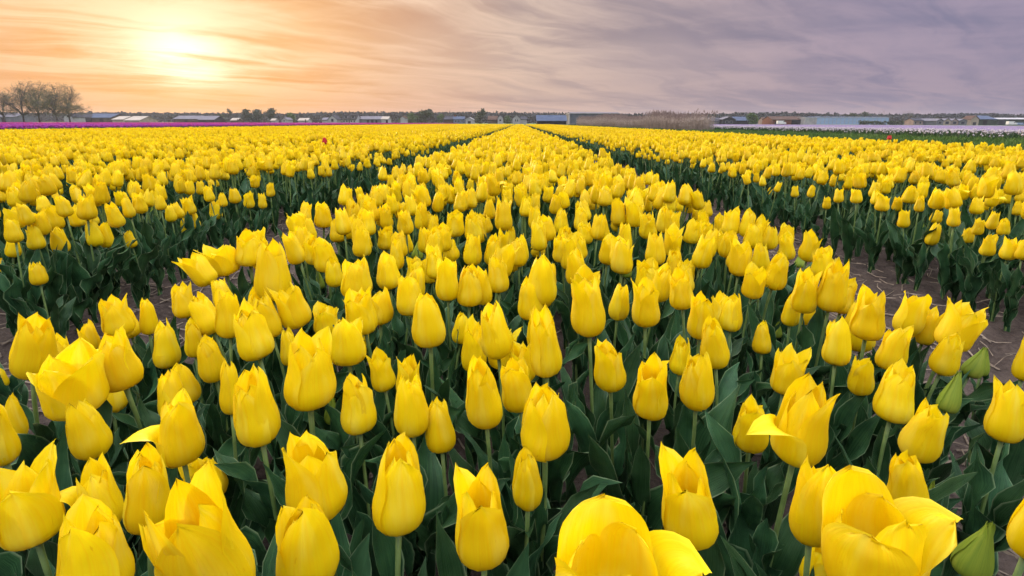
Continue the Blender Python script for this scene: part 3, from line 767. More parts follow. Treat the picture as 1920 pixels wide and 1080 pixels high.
def scatter(name, sources, pts, var, rot, scl, label, cat):
    """one object of kind stuff: SOURCES set at PTS"""
    coll = bpy.data.collections.new(name + '_sources')
    for i, o in enumerate(sources):
        o.name = f'{name}_source_{i:03d}'
        coll.objects.link(o)
    me = bpy.data.meshes.new(name)
    n = len(pts)
    me.vertices.add(n)
    me.vertices.foreach_set('co', np.asarray(pts, np.float32).ravel())
    me.attributes.new('variant', 'INT', 'POINT').data.foreach_set('value', np.asarray(var, np.int32))
    me.attributes.new('turn', 'FLOAT_VECTOR', 'POINT').data.foreach_set('vector', np.asarray(rot, np.float32).ravel())
    me.attributes.new('size', 'FLOAT_VECTOR', 'POINT').data.foreach_set('vector', np.asarray(scl, np.float32).ravel())
    o = link(bpy.data.objects.new(name, me))
    g = bpy.data.node_groups.new(name + '_nodes', 'GeometryNodeTree')
    g.interface.new_socket('Geometry', in_out='INPUT', socket_type='NodeSocketGeometry')
    g.interface.new_socket('Geometry', in_out='OUTPUT', socket_type='NodeSocketGeometry')
    gi, go = g.nodes.new('NodeGroupInput'), g.nodes.new('NodeGroupOutput')
    ci = g.nodes.new('GeometryNodeCollectionInfo')
    ci.inputs['Collection'].default_value = coll
    ci.inputs['Separate Children'].default_value = True
    ci.inputs['Reset Children'].default_value = True
    ip = g.nodes.new('GeometryNodeInstanceOnPoints')
    def na(nm, typ):
        x = g.nodes.new('GeometryNodeInputNamedAttribute'); x.data_type = typ
        x.inputs['Name'].default_value = nm
        return x.outputs['Attribute']
    L_ = g.links.new
    L_(gi.outputs[0], ip.inputs['Points'])
    L_(ci.outputs[0], ip.inputs['Instance'])
    ip.inputs['Pick Instance'].default_value = True
    L_(na('variant', 'INT'), ip.inputs['Instance Index'])
    e2r = g.nodes.new('FunctionNodeEulerToRotation')
    L_(na('turn', 'FLOAT_VECTOR'), e2r.inputs[0])
    L_(e2r.outputs[0], ip.inputs['Rotation'])
    L_(na('size', 'FLOAT_VECTOR'), ip.inputs['Scale'])
    L_(ip.outputs[0], go.inputs[0])
    md = o.modifiers.new('scatter', 'NODES'); md.node_group = g
    return tag(o, label, cat, kind='stuff')

rs = random.Random(99)
NEAR_K = 'ccttttuuuuuof'
src = [plant_mesh('p', NEAR_K[i % 13], rs, 5, 8, 3, M['yellow'], 5, 9) for i in range(26)]
N_NEAR = len(src)
src += [plant_mesh('p', rs.choice('ctuuuo'), rs, 3, 6, 3, M['yellow'], 3, 6) for i in range(10)]
N_MID = len(src)
src += [plant_mesh('p', rs.choice('tuuo'), rs, 3, 5, 0, M['yellow'], petals6=True, stem=False) for i in range(7)]
N_FAR = len(src)
BUD_AT = len(src)
src += [plant_mesh('p', 'b', rs, 3, 7, 3, M['bud'], 3, 7, hgt=0.22, fw=0.026, fh=0.055) for i in range(2)]

pts, cand = [], []      # (x, y, kind index, scale)
def visible_band(x, y, margin):
    return abs(x - 0.014 * y) < 1.06 * y + margin
hand_xy = np.array(TULIPS)
for bi, (a, b_) in enumerate(BEDS):
    inner_side = b_ if b_ < 0 else a      # the edge that faces the camera
    y = 0.32
    while y < FIELD_END:
        # spacing grows a little with distance, where single flowers merge
        sp_ = 0.080 if y < 9 else (0.098 if y < 20 else (0.135 if y < 45 else 0.19))
        if bi and y < 9: sp_ = 0.089
        nx = max(int((b_ - a) / sp_), 2)
        for i in range(nx + 1):
            x = a + (b_ - a) * i / nx + rs.gauss(0, 0.026)
            yy = y + rs.uniform(-0.5, 0.5) * sp_
            if not visible_band(x, yy, 1.2 if y < 6 else 3.0): continue
            if rs.random() < 0.05: continue
            edge = min(x - a, b_ - x)
            low = 1.0
            if bi == 0 and yy < 0.98:
                if yy < 0.55 or rs.random() < 0.35 or np.hypot(hand_xy[:, 0] - x, hand_xy[:, 1] - yy).min() < 0.060: continue
                low = 0.90
            if bi == 0 and yy < 1.75:
                d = np.hypot(hand_xy[:, 0] - x, hand_xy[:, 1] - yy)
                if d.min() < 0.050: continue
            if bi != 0 and yy < 3.6 and abs(x) < 2.6:
                # the front edge of the side beds is set plant by plant above
                if (-1.30 < x < 0 or 0 < x < 1.45) and yy < 2.3: continue
                d = np.hypot(hand_xy[:, 0] - x, hand_xy[:, 1] - yy)
                if d.min() < 0.075: continue
            if bi != 0 and -1.3 < x < 1.42 and rs.random() < 0.25: continue
            h = rs.gauss(1.0, 0.065) * low
            if edge < 0.1: h *= rs.uniform(0.80, 1.0)
            h = min(max(h, 0.72), 1.13)
            cand.append((x, yy, h, edge))
        y += sp_
# field plants: the largest in the photograph become single things
scored = []
for c in cand:
    x, yy, h, edge = c
    p = project((x, yy, 0.29 * h))
    ok = p and -10 < p[0] < 1930 and p[1] < 1080
    scored.append((0.07 * FPX / p[2] if ok else 0, c))
order = sorted(range(len(scored)), key=lambda i: -scored[i][0])
n_yellow = sum(1 for q in HAND if q[5] != 'b')
take = set(order[:max(0, 300 - n_yellow)])
var, rot, scl, loc = [], [], [], []
for i, (s_, (x, yy, h, edge)) in enumerate(scored):
    if i in take:
        kd = rs.choice('ctttuuuuuo')
        ax = Vector((rs.gauss(0, 0.10), rs.gauss(0, 0.10), 1))
        base = Vector((x, yy, 0.235 * h + rs.uniform(-0.012, 0.012)))
        p = project(base + Vector((0, 0, 0.033)))
        e_ = make_tulip(base, ax, rs.uniform(0.036, 0.048), rs.uniform(0.064, 0.080), kd, None, rs, group='yellow tulips of the near beds')
        PENDING.append((e_, kd, p[0], p[1], x, yy, ax.x))
        continue
    dist = math.hypot(x, yy)
    if rs.random() < 0.012 and dist < 20: v_ = BUD_AT + rs.randrange(2)
    elif dist < 5.5: v_ = rs.randrange(N_NEAR)
    elif dist < 16 or (edge < 0.25 and dist < 60): v_ = rs.randrange(N_NEAR, N_MID)
    else: v_ = rs.randrange(N_MID, N_FAR)
    fat = 1.0 if dist < 20 else (1.12 if dist < 45 else 1.4)
    loc.append((x, yy, float(ground_z(x, yy)) if dist < 14 else -0.03)); var.append(v_)
    rot.append((rs.gauss(0, 0.085), rs.gauss(0, 0.085), rs.uniform(0, 6.283)))
    scl.append((h * fat * rs.uniform(0.9, 1.12), h * fat * rs.uniform(0.9, 1.12), h))
label_pending()
scatter('tulip_field', src, loc, var, rot, scl, 'dense yellow tulips filling the long beds to the horizon', 'tulips')
print('tulips single', N_TULIP, 'field', len(loc))

# purple and pink tulips beyond the yellow beds
src = [plant_mesh('p', rs.choice('tuo'), rs, 3, 5, 2 if i < 3 else 0, M['purple'], 3, 5, hgt=0.37) for i in range(6)]
src += [plant_mesh('p', rs.choice('tuo'), rs, 3, 5, 0, M['pink'], hgt=0.37) for i in range(5)]
loc, var, rot, scl = [], [], [], []
for (xa, xb, dens) in ((PURPLE_X - 3, PURPLE_X, 42), (PURPLE_X - 10, PURPLE_X - 3, 14), (PURPLE_X - 55, PURPLE_X - 10, 5.0)):
    for _ in range(int((xb - xa) * 120 * dens)):
        x, y = rs.uniform(xa, xb), rs.uniform(14, 134)
        if not visible_band(x, y, 4): continue
        pink = rs.random() < min(max((y - 18) / 30, 0.12), 0.95)
        v_ = rs.randrange(6, 11) if pink else (rs.randrange(0, 3) if x > PURPLE_X - 1 else rs.randrange(3, 6))
        loc.append((x, y, -0.03)); var.append(v_); rot.append((0, 0, rs.uniform(0, 6.28)))
        s_ = rs.uniform(0.9, 1.1) * (1 if x > PURPLE_X - 3 else 1.3)
        scl.append((s_ * 1.25, s_ * 1.25, rs.uniform(0.9, 1.1)))
scatter('purple_tulip_field', src, loc, var, rot, scl, 'band of purple and pink tulips beyond the yellow beds', 'tulips')

# white and lilac flowers beyond the grass
def clump(nblade, h, w_, mat_leaf, mat_top, ntop):
    mb = MB()
    for k in range(nblade):
        a, q = rs.uniform(0, 6.28), rs.uniform(0.1, 1.0) * w_
        x, y = q * math.cos(a), q * math.sin(a)
        hh = h * rs.uniform(0.7, 1.1); dx, dy = rs.gauss(0, 0.25) * h, rs.gauss(0, 0.25) * h
        t = 0.012 + 0.02 * w_
        mb.add([(x - t * math.sin(a), y + t * math.cos(a), 0), (x + t * math.sin(a), y - t * math.cos(a), 0), (x + dx * .4 + t * .7, y + dy * .4, hh * .6), (x + dx, y + dy, hh)], [(0, 1, 2), (0, 2, 3)], 0)
    for k in range(ntop):
        a, q = rs.uniform(0, 6.28), rs.uniform(0, 1.0) * w_
        c = Vector((q * math.cos(a), q * math.sin(a), h * rs.uniform(0.95, 1.15)))
        r_ = 0.035
        mb.add([c + Vector(v_) * r_ for v_ in ((1, 0, 0), (-1, 0, 0), (0, 1, 0), (0, -1, 0), (0, 0, 1.3), (0, 0, -1.3))], [(0, 2, 4), (2, 1, 4), (1, 3, 4), (3, 0, 4), (2, 0, 5), (1, 2, 5), (3, 1, 5), (0, 3, 5)], 1)
    return bpy.data.objects.new('clump', mb.mesh('clump', [mat_leaf, mat_top], False))
src = [clump(14, 0.26, 0.16, M['darkgreen'], M['whiteflower'], n) for n in (0, 0, 1, 2)] + [clump(5, 0.22, 0.25, M['darkgreen'], M['whiteflower'], 12) for _ in range(2)] + [clump(3, 0.22, 0.3, M['darkgreen'], M['lilac'], 16) for _ in range(3)]
loc, var, rot, scl = [], [], [], []
for (xa, xb, dens, vs__) in ((14.5, 18, 16, (0, 1, 2)), (18, 22, 13, (1, 2, 3, 3)), (22, 25, 9, (3, 4, 6)), (25, 42, 6, (6, 7, 8)), (42, 95, 2.2, (6, 7, 8))):
    for _ in range(int((xb - xa) * 140 * dens)):
        x, y = rs.uniform(xa, xb), rs.uniform(10, 150)
        if not visible_band(x, y, 4): continue
        loc.append((x, y, -0.03)); var.append(rs.choice(vs__)); rot.append((0, 0, rs.uniform(0, 6.28)))
        s_ = rs.uniform(0.8, 1.25); scl.append((s_, s_, s_))
scatter('white_and_lilac_flower_field', src, loc, var, rot, scl, 'rows of white and lilac spring flowers beyond the grass strip', 'flowers')

# grass strip along the ditch
src = [clump(16, 0.15, 0.07, M['grass'], M['grass'], 0) for _ in range(6)]
loc, var, rot, scl = [], [], [], []
for (xa, xb, dens) in ((6.25, 9.5, 60), (9.5, 15, 28)):
    for _ in range(int((xb - xa) * 96 * dens)):
        x = rs.uniform(xa, xb); y = 4 + 96 * rs.random() ** 1.7
        if not visible_band(x, y, 2): continue
        loc.append((x, y, -0.03)); var.append(rs.randrange(6)); rot.append((0, 0, rs.uniform(0, 6.28)))
        s_ = rs.uniform(0.7, 1.5); scl.append((s_, s_, s_ * rs.uniform(0.8, 1.2)))
scatter('grass', src, loc, var, rot, scl, 'green grass strip behind the right tulip beds', 'grass')

# dry reeds on the ditch bank
def reed(seed):
    rr = random.Random(seed)
    mb = MB()
    for k in range(3):
        h = rr.uniform(1.0, 1.65); x, y = rr.gauss(0, 0.06), rr.gauss(0, 0.06)
        dx, dy = rr.gauss(0, 0.10), rr.gauss(0, 0.10)
        mb.tube([(x, y, 0), (x + dx * .3, y + dy * .3, h * .5), (x + dx, y + dy, h)], [0.006, 0.005, 0.002], 3, 0, cap=False)
        for q in range(3):
            z = h * rr.uniform(0.25, 0.8); a = rr.uniform(0, 6.28); L_ = rr.uniform(0.2, 0.4)
            c, s_ = math.cos(a), math.sin(a)
            mb.add([(x - s_ * .008, y + c * .008, z), (x + s_ * .008, y - c * .008, z), (x + c * L_, y + s_ * L_, z + L_ * rr.uniform(0.1, 0.9))], [(0, 1, 2)], 0)
        if rr.random() < 0.42 and h > 1.2:
            for q in range(9):
                z = h + 0.14 * q / 8 - 0.05; a = rr.uniform(0, 6.28); L_ = 0.035 * (1.2 - q / 9)
                c, s_ = math.cos(a), math.sin(a)
                mb.add([(x + dx, y + dy, z - 0.03), (x + dx + c * L_, y + dy + s_ * L_, z), (x + dx + c * .3 * L_ + .012, y + dy, z + 0.07)], [(0, 1, 2)], 1)
    return bpy.data.objects.new('reed', mb.mesh('reed', [M['reed'], M['plume']], False))
src = [reed(i) for i in range(8)]
loc, var, rot, scl = [], [], [], []
for _ in range(5000):
    y = 33 + 75 * rs.random() ** 1.25
    x = 12.0 + rs.uniform(-0.9, 0.9) + (y - 33) * 0.012
    thin = min(1, (y - 32.5) / 5)
    if rs.random() > 0.15 + 0.85 * thin: continue
    g_ = 0.60 + 0.34 * vnoise(np.array([x]), np.array([y]), 3.0, 9)[0] + 0.004 * (y - 33)
    loc.append((x, y, -0.03)); var.append(rs.randrange(8)); rot.append((0, 0, rs.uniform(0, 6.28)))
    scl.append((1.2, 1.2, g_ * rs.uniform(0.85, 1.12)))
scatter('reeds', src, loc, var, rot, scl, 'dry tan reeds with feathery plumes along the ditch', 'reeds')

# straw scattered on the soil
mb = MB()
for _ in range(9000):
    y = 0.35 + 6.5 * rs.random() ** 1.5
    x = rs.uniform(-1.9, 1.9)
    path = 0.55 < abs(x) < 1.3
    if not path and rs.random() < 0.45: continue
    a, L_ = rs.gauss(1.2, 0.9), rs.uniform(0.015, 0.085) * (1.3 if path else 1)
    w_ = rs.uniform(0.0009, 0.0022)
    c, s_ = math.cos(a), math.sin(a)
    n_ = 3
    vs_ = []
    bend = rs.gauss(0, 0.05) * L_
    for q in range(n_):
        t = q / (n_ - 1) - 0.5
        X, Y = x + c * t * L_ - s_ * bend * (0.25 - t * t) * 4, y + s_ * t * L_ + c * bend * (0.25 - t * t) * 4
        vs_.append((X, Y))
    zz = ground_z([p[0] for p in vs_], [p[1] for p in vs_])
    V = []
    for (X, Y), z in zip(vs_, zz):
        z = z + rs.uniform(0.002, 0.007)
        V += [(X - s_ * w_, Y + c * w_, z), (X + s_ * w_, Y - c * w_, z), (X, Y, z + w_ * 1.4)]
    F = []
    for q in range(n_ - 1):
        o_ = q * 3
        F += [(o_, o_ + 3, o_ + 5, o_ + 2), (o_ + 1, o_ + 2, o_ + 5, o_ + 4)]
    mb.add(V, F)
tag(mb.build('straw_litter', M['straw']), 'pale dry straw scattered over the soil of the paths', 'straw', kind='stuff')

# ------------------------------------------------------------------ far trees
M['bark'] = plain_mat('bark', (0.060, 0.050, 0.043), (0.11, 0.092, 0.078), 2, 0.9)
M['buds'] = plain_mat('spring_twigs', (0.11, 0.115, 0.05), (0.18, 0.17, 0.085), 0.5, 0.8)
M['leafy'] = plain_mat('spring_foliage', (0.05, 0.10, 0.02), (0.09, 0.15, 0.035), 0.4, 0.7)
M['needle'] = plain_mat('pine_needles', (0.022, 0.042, 0.020), (0.045, 0.065, 0.03), 0.4, 0.8)
M['bushy'] = plain_mat('dull_bush', (0.035, 0.055, 0.022), (0.07, 0.085, 0.035), 0.3, 0.8)
M['woods'] = plain_mat('far_wood', (0.010, 0.018, 0.016), (0.024, 0.034, 0.026), 0.06, 0.9)
rt = random.Random(404)
def leafquads(mb, c, spread, n, size, mi=0):
    for _ in range(n):
        d = Vector((rt.gauss(0, 1), rt.gauss(0, 1), rt.gauss(0, 1)))
        p = Vector(c) + Vector((d.x * spread[0], d.y * spread[1], d.z * spread[2]))
        a = Vector((rt.gauss(0, 1), rt.gauss(0, 1), rt.gauss(0, 1))).normalized()
        b_ = a.cross(Vector((rt.gauss(0, 1), rt.gauss(0, 1), rt.gauss(0, 1)))).normalized()
        s_ = size * rt.uniform(0.6, 1.3)
        mb.add([p - a * s_, p + b_ * s_ * .6, p + a * s_, p - b_ * s_ * .6], [(0, 1, 2, 3)], mi)
def bare_tree(px, py_top, Y, width_px, label, group, buds=1.0, deep=5):
    """tapered trunk with forking limbs, a crown of fine twigs with opening buds"""
    top = at_y(px, py_top, Y)
    H_ = top.z + 0.03
    W_ = width_px * Y / FPX / 2
    e = tag(empty('bare_tree', (top.x, Y, -0.03)), label, 'tree', group)
    tb, cb = MB(), MB()
    big = Y < 250
    lean = rt.gauss(0, .03) * H_
    tb.tube([(0, 0, 0), (lean * .3, 0, H_ * .16), (lean, 0, H_ * .42), (lean * 1.4, 0, H_ * .72)], [H_ * .022, H_ * .017, H_ * .011, H_ * .004], 6)
    cc = Vector((lean, 0, H_ * .56))
    def bend(p0, p1, lift, n):
        m_ = (p0 + p1) / 2 + Vector((rt.gauss(0, .03) * H_, rt.gauss(0, .03) * H_, lift))
        return [p0 * (1 - t) ** 2 + m_ * (2 * t * (1 - t)) + p1 * t * t for t in [q / n for q in range(n + 1)]]
    nl = 17 if big else 7
    for i in range(nl):
        az, el = i * 2.4 + rt.uniform(-.3, .3), R(-28 + 112 * ((i * 0.618) % 1.0))
        d = Vector((math.cos(az) * math.cos(el) * W_, math.sin(az) * math.cos(el) * W_ * .8, math.sin(el) * H_ * .42))
        p1 = cc + d * rt.uniform(.74, .92)
        p0 = Vector((lean * .5, 0, H_ * rt.uniform(.15, .34) if el < .7 else H_ * rt.uniform(.3, .5)))
        limb = bend(p0, p1, -H_ * .03 if el > 0 else H_ * .05, 6)
        tb.tube(limb, [H_ * .0095 * (1 - .8 * q / 6) for q in range(7)], 4)
        for k in range(9 if big else 5):
            f = .28 + .72 * (k + rt.random()) / (9 if big else 5)
            j = min(int(f * 6), 5)
            b0 = limb[j].lerp(limb[j + 1], f * 6 - j)
            out = (b0 - cc); out = Vector((out.x / W_, out.y / W_, out.z / (H_ * .42)))
            dirn_ = (out * .8 + Vector((rt.gauss(0, .7), rt.gauss(0, .7), rt.gauss(.35, .55)))).normalized()
            b1 = b0 + Vector((dirn_.x * W_, dirn_.y * W_, dirn_.z * H_ * .42)) * rt.uniform(.22, .42)
            br = bend(b0, b1, 0, 3)
            cb.tube(br, [H_ * .0030, H_ * .0024, H_ * .0017, H_ * .001], 3)
            for q in range(11 if big else 4):
                g0 = br[rt.randrange(1, 4)]
                g1 = g0 + (dirn_ + Vector((rt.gauss(0, .7), rt.gauss(0, .7), rt.gauss(.2, .6)))).normalized() * H_ * rt.uniform(.05, .11)
                cb.tube([g0, (g0 + g1) / 2 + Vector((rt.gauss(0, .01), 0, .006)) * H_, g1], [H_ * .0013, H_ * .001, H_ * .0005], 3, 0, cap=False)
                if rt.random() < buds: leafquads(cb, g1, (H_ * .024,) * 3, 7, H_ * .0075, 1)
    tb.build('trunk', M['bark'], e, True)
    cb.build('crown', [M['bark'], M['buds']], e)
def leafy_tree(name, px, y_top, y_low, width_px, Y, label, mat, group, layered=False, n=12, cat='tree', q=60):
    """trunk with a crown of separate leaf clumps"""
    top, low = at_y(px, y_top, Y).z, at_y(px, y_low, Y).z
    low = max(low, 0.3)
    W_ = width_px * Y / FPX / 2
    e = tag(empty(name, (at_y(px, y_low, Y).x, Y, -0.03)), label, cat, group)
    H_ = top
    tb = MB()
    tb.tube([(0, 0, 0), (W_ * .05, 0, H_ * .4), (0, 0, H_ * .9)], [H_ * .028, H_ * .02, H_ * .006], 6)
    cb = MB()
    for k in range(n):
        f = (k + rt.random()) / n
        z = low + (top - low) * f
        prof = (1 - f) ** 0.6 if layered else math.sin(math.pi * min(0.12 + 0.86 * f, 1)) ** 0.6
        a = rt.uniform(0, 6.28); r_ = W_ * prof * rt.uniform(0.35, 0.8)
        c = (r_ * math.cos(a), r_ * math.sin(a) * .7, z - (top - low) * 0.04)
        tb.tube([(0, 0, max(z - (top - low) * .25, H_ * .12)), (c[0] * .6, c[1] * .6, z - (top - low) * .06), c], [H_ * .010, H_ * .006, H_ * .003], 4)
        sp_ = W_ * rt.uniform(0.16, 0.30)
        leafquads(cb, c, (sp_, sp_, (top - low) * (0.045 if layered else 0.09)), q, W_ * 0.10 + 0.12)
    tb.build('trunk', M['bark'], e, True)
    cb.build('crown', mat, e)

G_BARE = 'bare trees at the left end of the horizon'
bare_tree(-4, 172, 178, 70, 'bare tree cut by the left picture edge', G_BARE, 0.5, deep=6)
bare_tree(29, 153, 182, 92, 'tallest bare tree of the group above the purple band, forked low', G_BARE, 0.5, deep=6)
bare_tree(60, 158, 188, 76, 'bare tree second from the clump, greenish in the crown', G_BARE, 0.9, deep=6)
bare_tree(94, 160, 180, 78, 'budding tree with dense olive crown in the bare group', G_BARE, 1.0, deep=6)
bare_tree(119, 164, 186, 84, 'rightmost budding tree of the bare group, its crown sloping down', G_BARE, 1.0, deep=6)
G_TREE = 'single trees before the far wood'
leafy_tree('pine_tree', 430, 205, 217, 11, 380, 'slim lone pine with a bare trunk beyond the pink band', M['needle'], G_TREE, n=9)
leafy_tree('pine_tree', 463, 206, 225, 26, 390, 'pine with a pointed top, first of the dark clump', M['needle'], G_TREE, True, n=14)
leafy_tree('pine_tree', 484, 206, 226, 26, 395, 'broad dark pine in the middle of the clump', M['needle'], G_TREE, n=14)
leafy_tree('pine_tree', 511, 203, 226, 26, 385, 'wide layered pine at the end of the dark clump', M['needle'], G_TREE, True, n=15)
bare_tree(496, 205, 400, 14, 'thin bare tree between two dark pines', G_TREE, 0.3)
leafy_tree('round_bush', 547, 212, 229, 20, 370, 'yellow-green bushy tree beside the pine clump', M['leafy'], G_TREE)
leafy_tree('round_bush', 416, 214, 229, 18, 375, 'olive bush left of the slim lone pine', M['bushy'], G_TREE)
leafy_tree('round_bush', 768, 213, 230, 28, 365, 'dark green round bush beside the white gable end', M['leafy'], G_TREE)
leafy_tree('round_bush', 794, 208, 230, 34, 375, 'big dark green tree mass with a ragged crest', M['bushy'], G_TREE, n=16)
leafy_tree('pine_tree', 806, 205, 216, 14, 380, 'pine top standing over the big green tree mass', M['needle'], G_TREE)
leafy_tree('round_bush', 826, 214, 230, 15, 360, 'small green bush left of the low blue house', M['leafy'], G_TREE)
bare_tree(840, 206, 390, 20, 'bare round tree behind the low blue house', G_TREE, 1.0)
leafy_tree('dark_tree', 902, 205, 230, 24, 370, 'dark ragged tree right of the white shed', M['bushy'], G_TREE)
leafy_tree('round_bush', 951, 218, 230, 16, 360, 'low green bush between two gabled houses', M['leafy'], G_TREE)
leafy_tree('round_tree', 1409, 213, 230, 19, 330, 'round bright green tree left of the brick barn', M['leafy'], G_TREE, q=110)
leafy_tree('dark_tree', 1597, 213, 222, 18, 420, 'dark wind-bent tree behind the blue greenhouse', M['bushy'], G_TREE)
leafy_tree('dark_tree', 1619, 211, 222, 20, 425, 'second dark tree behind the blue greenhouse', M['bushy'], G_TREE)
bare_tree(1660, 207, 400, 34, 'brownish bare tree at the end of the blue greenhouse', G_TREE, 1.0)
for x_, t_, wd, lab in ((1697, 208, 9, 'first of three thin poplars near the far houses'), (1706, 207, 9, 'middle one of three thin poplars near the far houses'), (1713, 209, 9, 'last of three thin poplars near the far houses')):
    bare_tree(x_, t_, 395, wd, lab, G_TREE, 0.9)
leafy_tree('round_bush', 1753, 221, 231, 14, 380, 'dark bush left of the pale glasshouse gables', M['bushy'], G_TREE)

# far wood that reads as one mass
PROFILE = [(-700, 214), (0, 214), (150, 214), (210, 213), (300, 214), (400, 214.5), (560, 215), (600, 213.5), (640, 212), (760, 213), (860, 212.5), (1000, 213.5), (1100, 216), (1200, 216), (1320, 216), (1400, 213.5), (1500, 214), (1560, 216.5), (1700, 217), (1790, 215.5), (1860, 215), (1920, 218), (2600, 218)]
PROFILE = [(x_, y_ + (6 if x_ < 600 else 0)) for x_, y_ in PROFILE] if False else PROFILE
mb = MB()
Yw = 640
for k in range(2600):
    px = -650 + 3200 * (k + rt.random()) / 2600
    for (xa, ya), (xb, yb) in zip(PROFILE, PROFILE[1:]):
        if xa <= px <= xb: yt = ya + (yb - ya) * (px - xa) / (xb - xa)
    yt += rt.gauss(0, 0.9)
    Y = Yw + rt.uniform(-25, 25)
    p = at_y(px, yt - 1.3, Y)
    h = max(p.z, 3)
    tall = rt.random() < 0.5
    for q in range(9):
        f = q / 8
        c = (p.x + rt.gauss(0, 1.0), Y + rt.gauss(0, 2), h * (0.12 + 0.80 * f))
        leafquads(mb, c, (1.6 * (1.15 - f), 1.2, h * 0.05), 6, 1.7)
tag(mb.build('far_wood', M['woods']), 'long dark belt of woodland along the horizon', 'wood', kind='stuff')

# ------------------------------------------------------------------ far buildings and vehicles
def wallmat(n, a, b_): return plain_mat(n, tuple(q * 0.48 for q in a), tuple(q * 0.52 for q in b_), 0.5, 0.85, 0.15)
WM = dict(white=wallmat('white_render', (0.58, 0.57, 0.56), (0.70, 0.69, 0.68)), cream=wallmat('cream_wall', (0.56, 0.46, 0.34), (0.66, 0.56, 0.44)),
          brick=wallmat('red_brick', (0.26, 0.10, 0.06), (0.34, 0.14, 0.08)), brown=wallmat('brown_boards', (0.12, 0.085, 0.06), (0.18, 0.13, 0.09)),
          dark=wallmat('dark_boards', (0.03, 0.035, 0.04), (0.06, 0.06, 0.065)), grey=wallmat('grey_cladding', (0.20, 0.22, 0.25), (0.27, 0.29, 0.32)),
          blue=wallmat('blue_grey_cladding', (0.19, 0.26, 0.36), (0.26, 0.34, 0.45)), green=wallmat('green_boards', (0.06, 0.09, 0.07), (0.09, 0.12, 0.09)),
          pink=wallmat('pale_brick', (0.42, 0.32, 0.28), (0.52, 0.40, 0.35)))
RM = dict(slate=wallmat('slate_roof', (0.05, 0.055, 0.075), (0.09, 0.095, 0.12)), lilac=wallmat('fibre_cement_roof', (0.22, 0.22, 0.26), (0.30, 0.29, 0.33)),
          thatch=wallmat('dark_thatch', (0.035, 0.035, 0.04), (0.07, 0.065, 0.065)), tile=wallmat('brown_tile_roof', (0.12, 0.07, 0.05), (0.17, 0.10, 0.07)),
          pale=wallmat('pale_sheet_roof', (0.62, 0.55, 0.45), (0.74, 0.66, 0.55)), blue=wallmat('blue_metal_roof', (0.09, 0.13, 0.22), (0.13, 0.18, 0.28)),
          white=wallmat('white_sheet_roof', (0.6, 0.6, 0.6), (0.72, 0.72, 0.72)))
gm_, b = new_mat('greenhouse_glass')
b.put(b.out.inputs[0], principled(b, b.mix(b.noise(b.n('ShaderNodeNewGeometry').outputs['Position'], 0.4, 3), (0.22, 0.33, 0.50, 1), (0.33, 0.44, 0.60, 1)), 0.18, 0.6).outputs[0])
M['glass'] = gm_
gm_, b = new_mat('dark_window_glass')
b.put(b.out.inputs[0], principled(b, (0.02, 0.025, 0.035), 0.12, 0.6).outputs[0])
M['pane'] = gm_
M['black'] = plain_mat('dark_interior', (0.012, 0.012, 0.014), (0.02, 0.02, 0.022), 1, 0.9)
M['tyre'] = plain_mat('tyre_rubber', (0.015, 0.015, 0.015), (0.025, 0.025, 0.025), 5, 0.8)
M['paint'] = plain_mat('white_vehicle_paint', (0.68, 0.67, 0.66), (0.74, 0.73, 0.72), 3, 0.3, 0.5)
M['bluepaint'] = plain_mat('blue_vehicle_paint', (0.20, 0.28, 0.42), (0.24, 0.32, 0.46), 3, 0.3, 0.5)

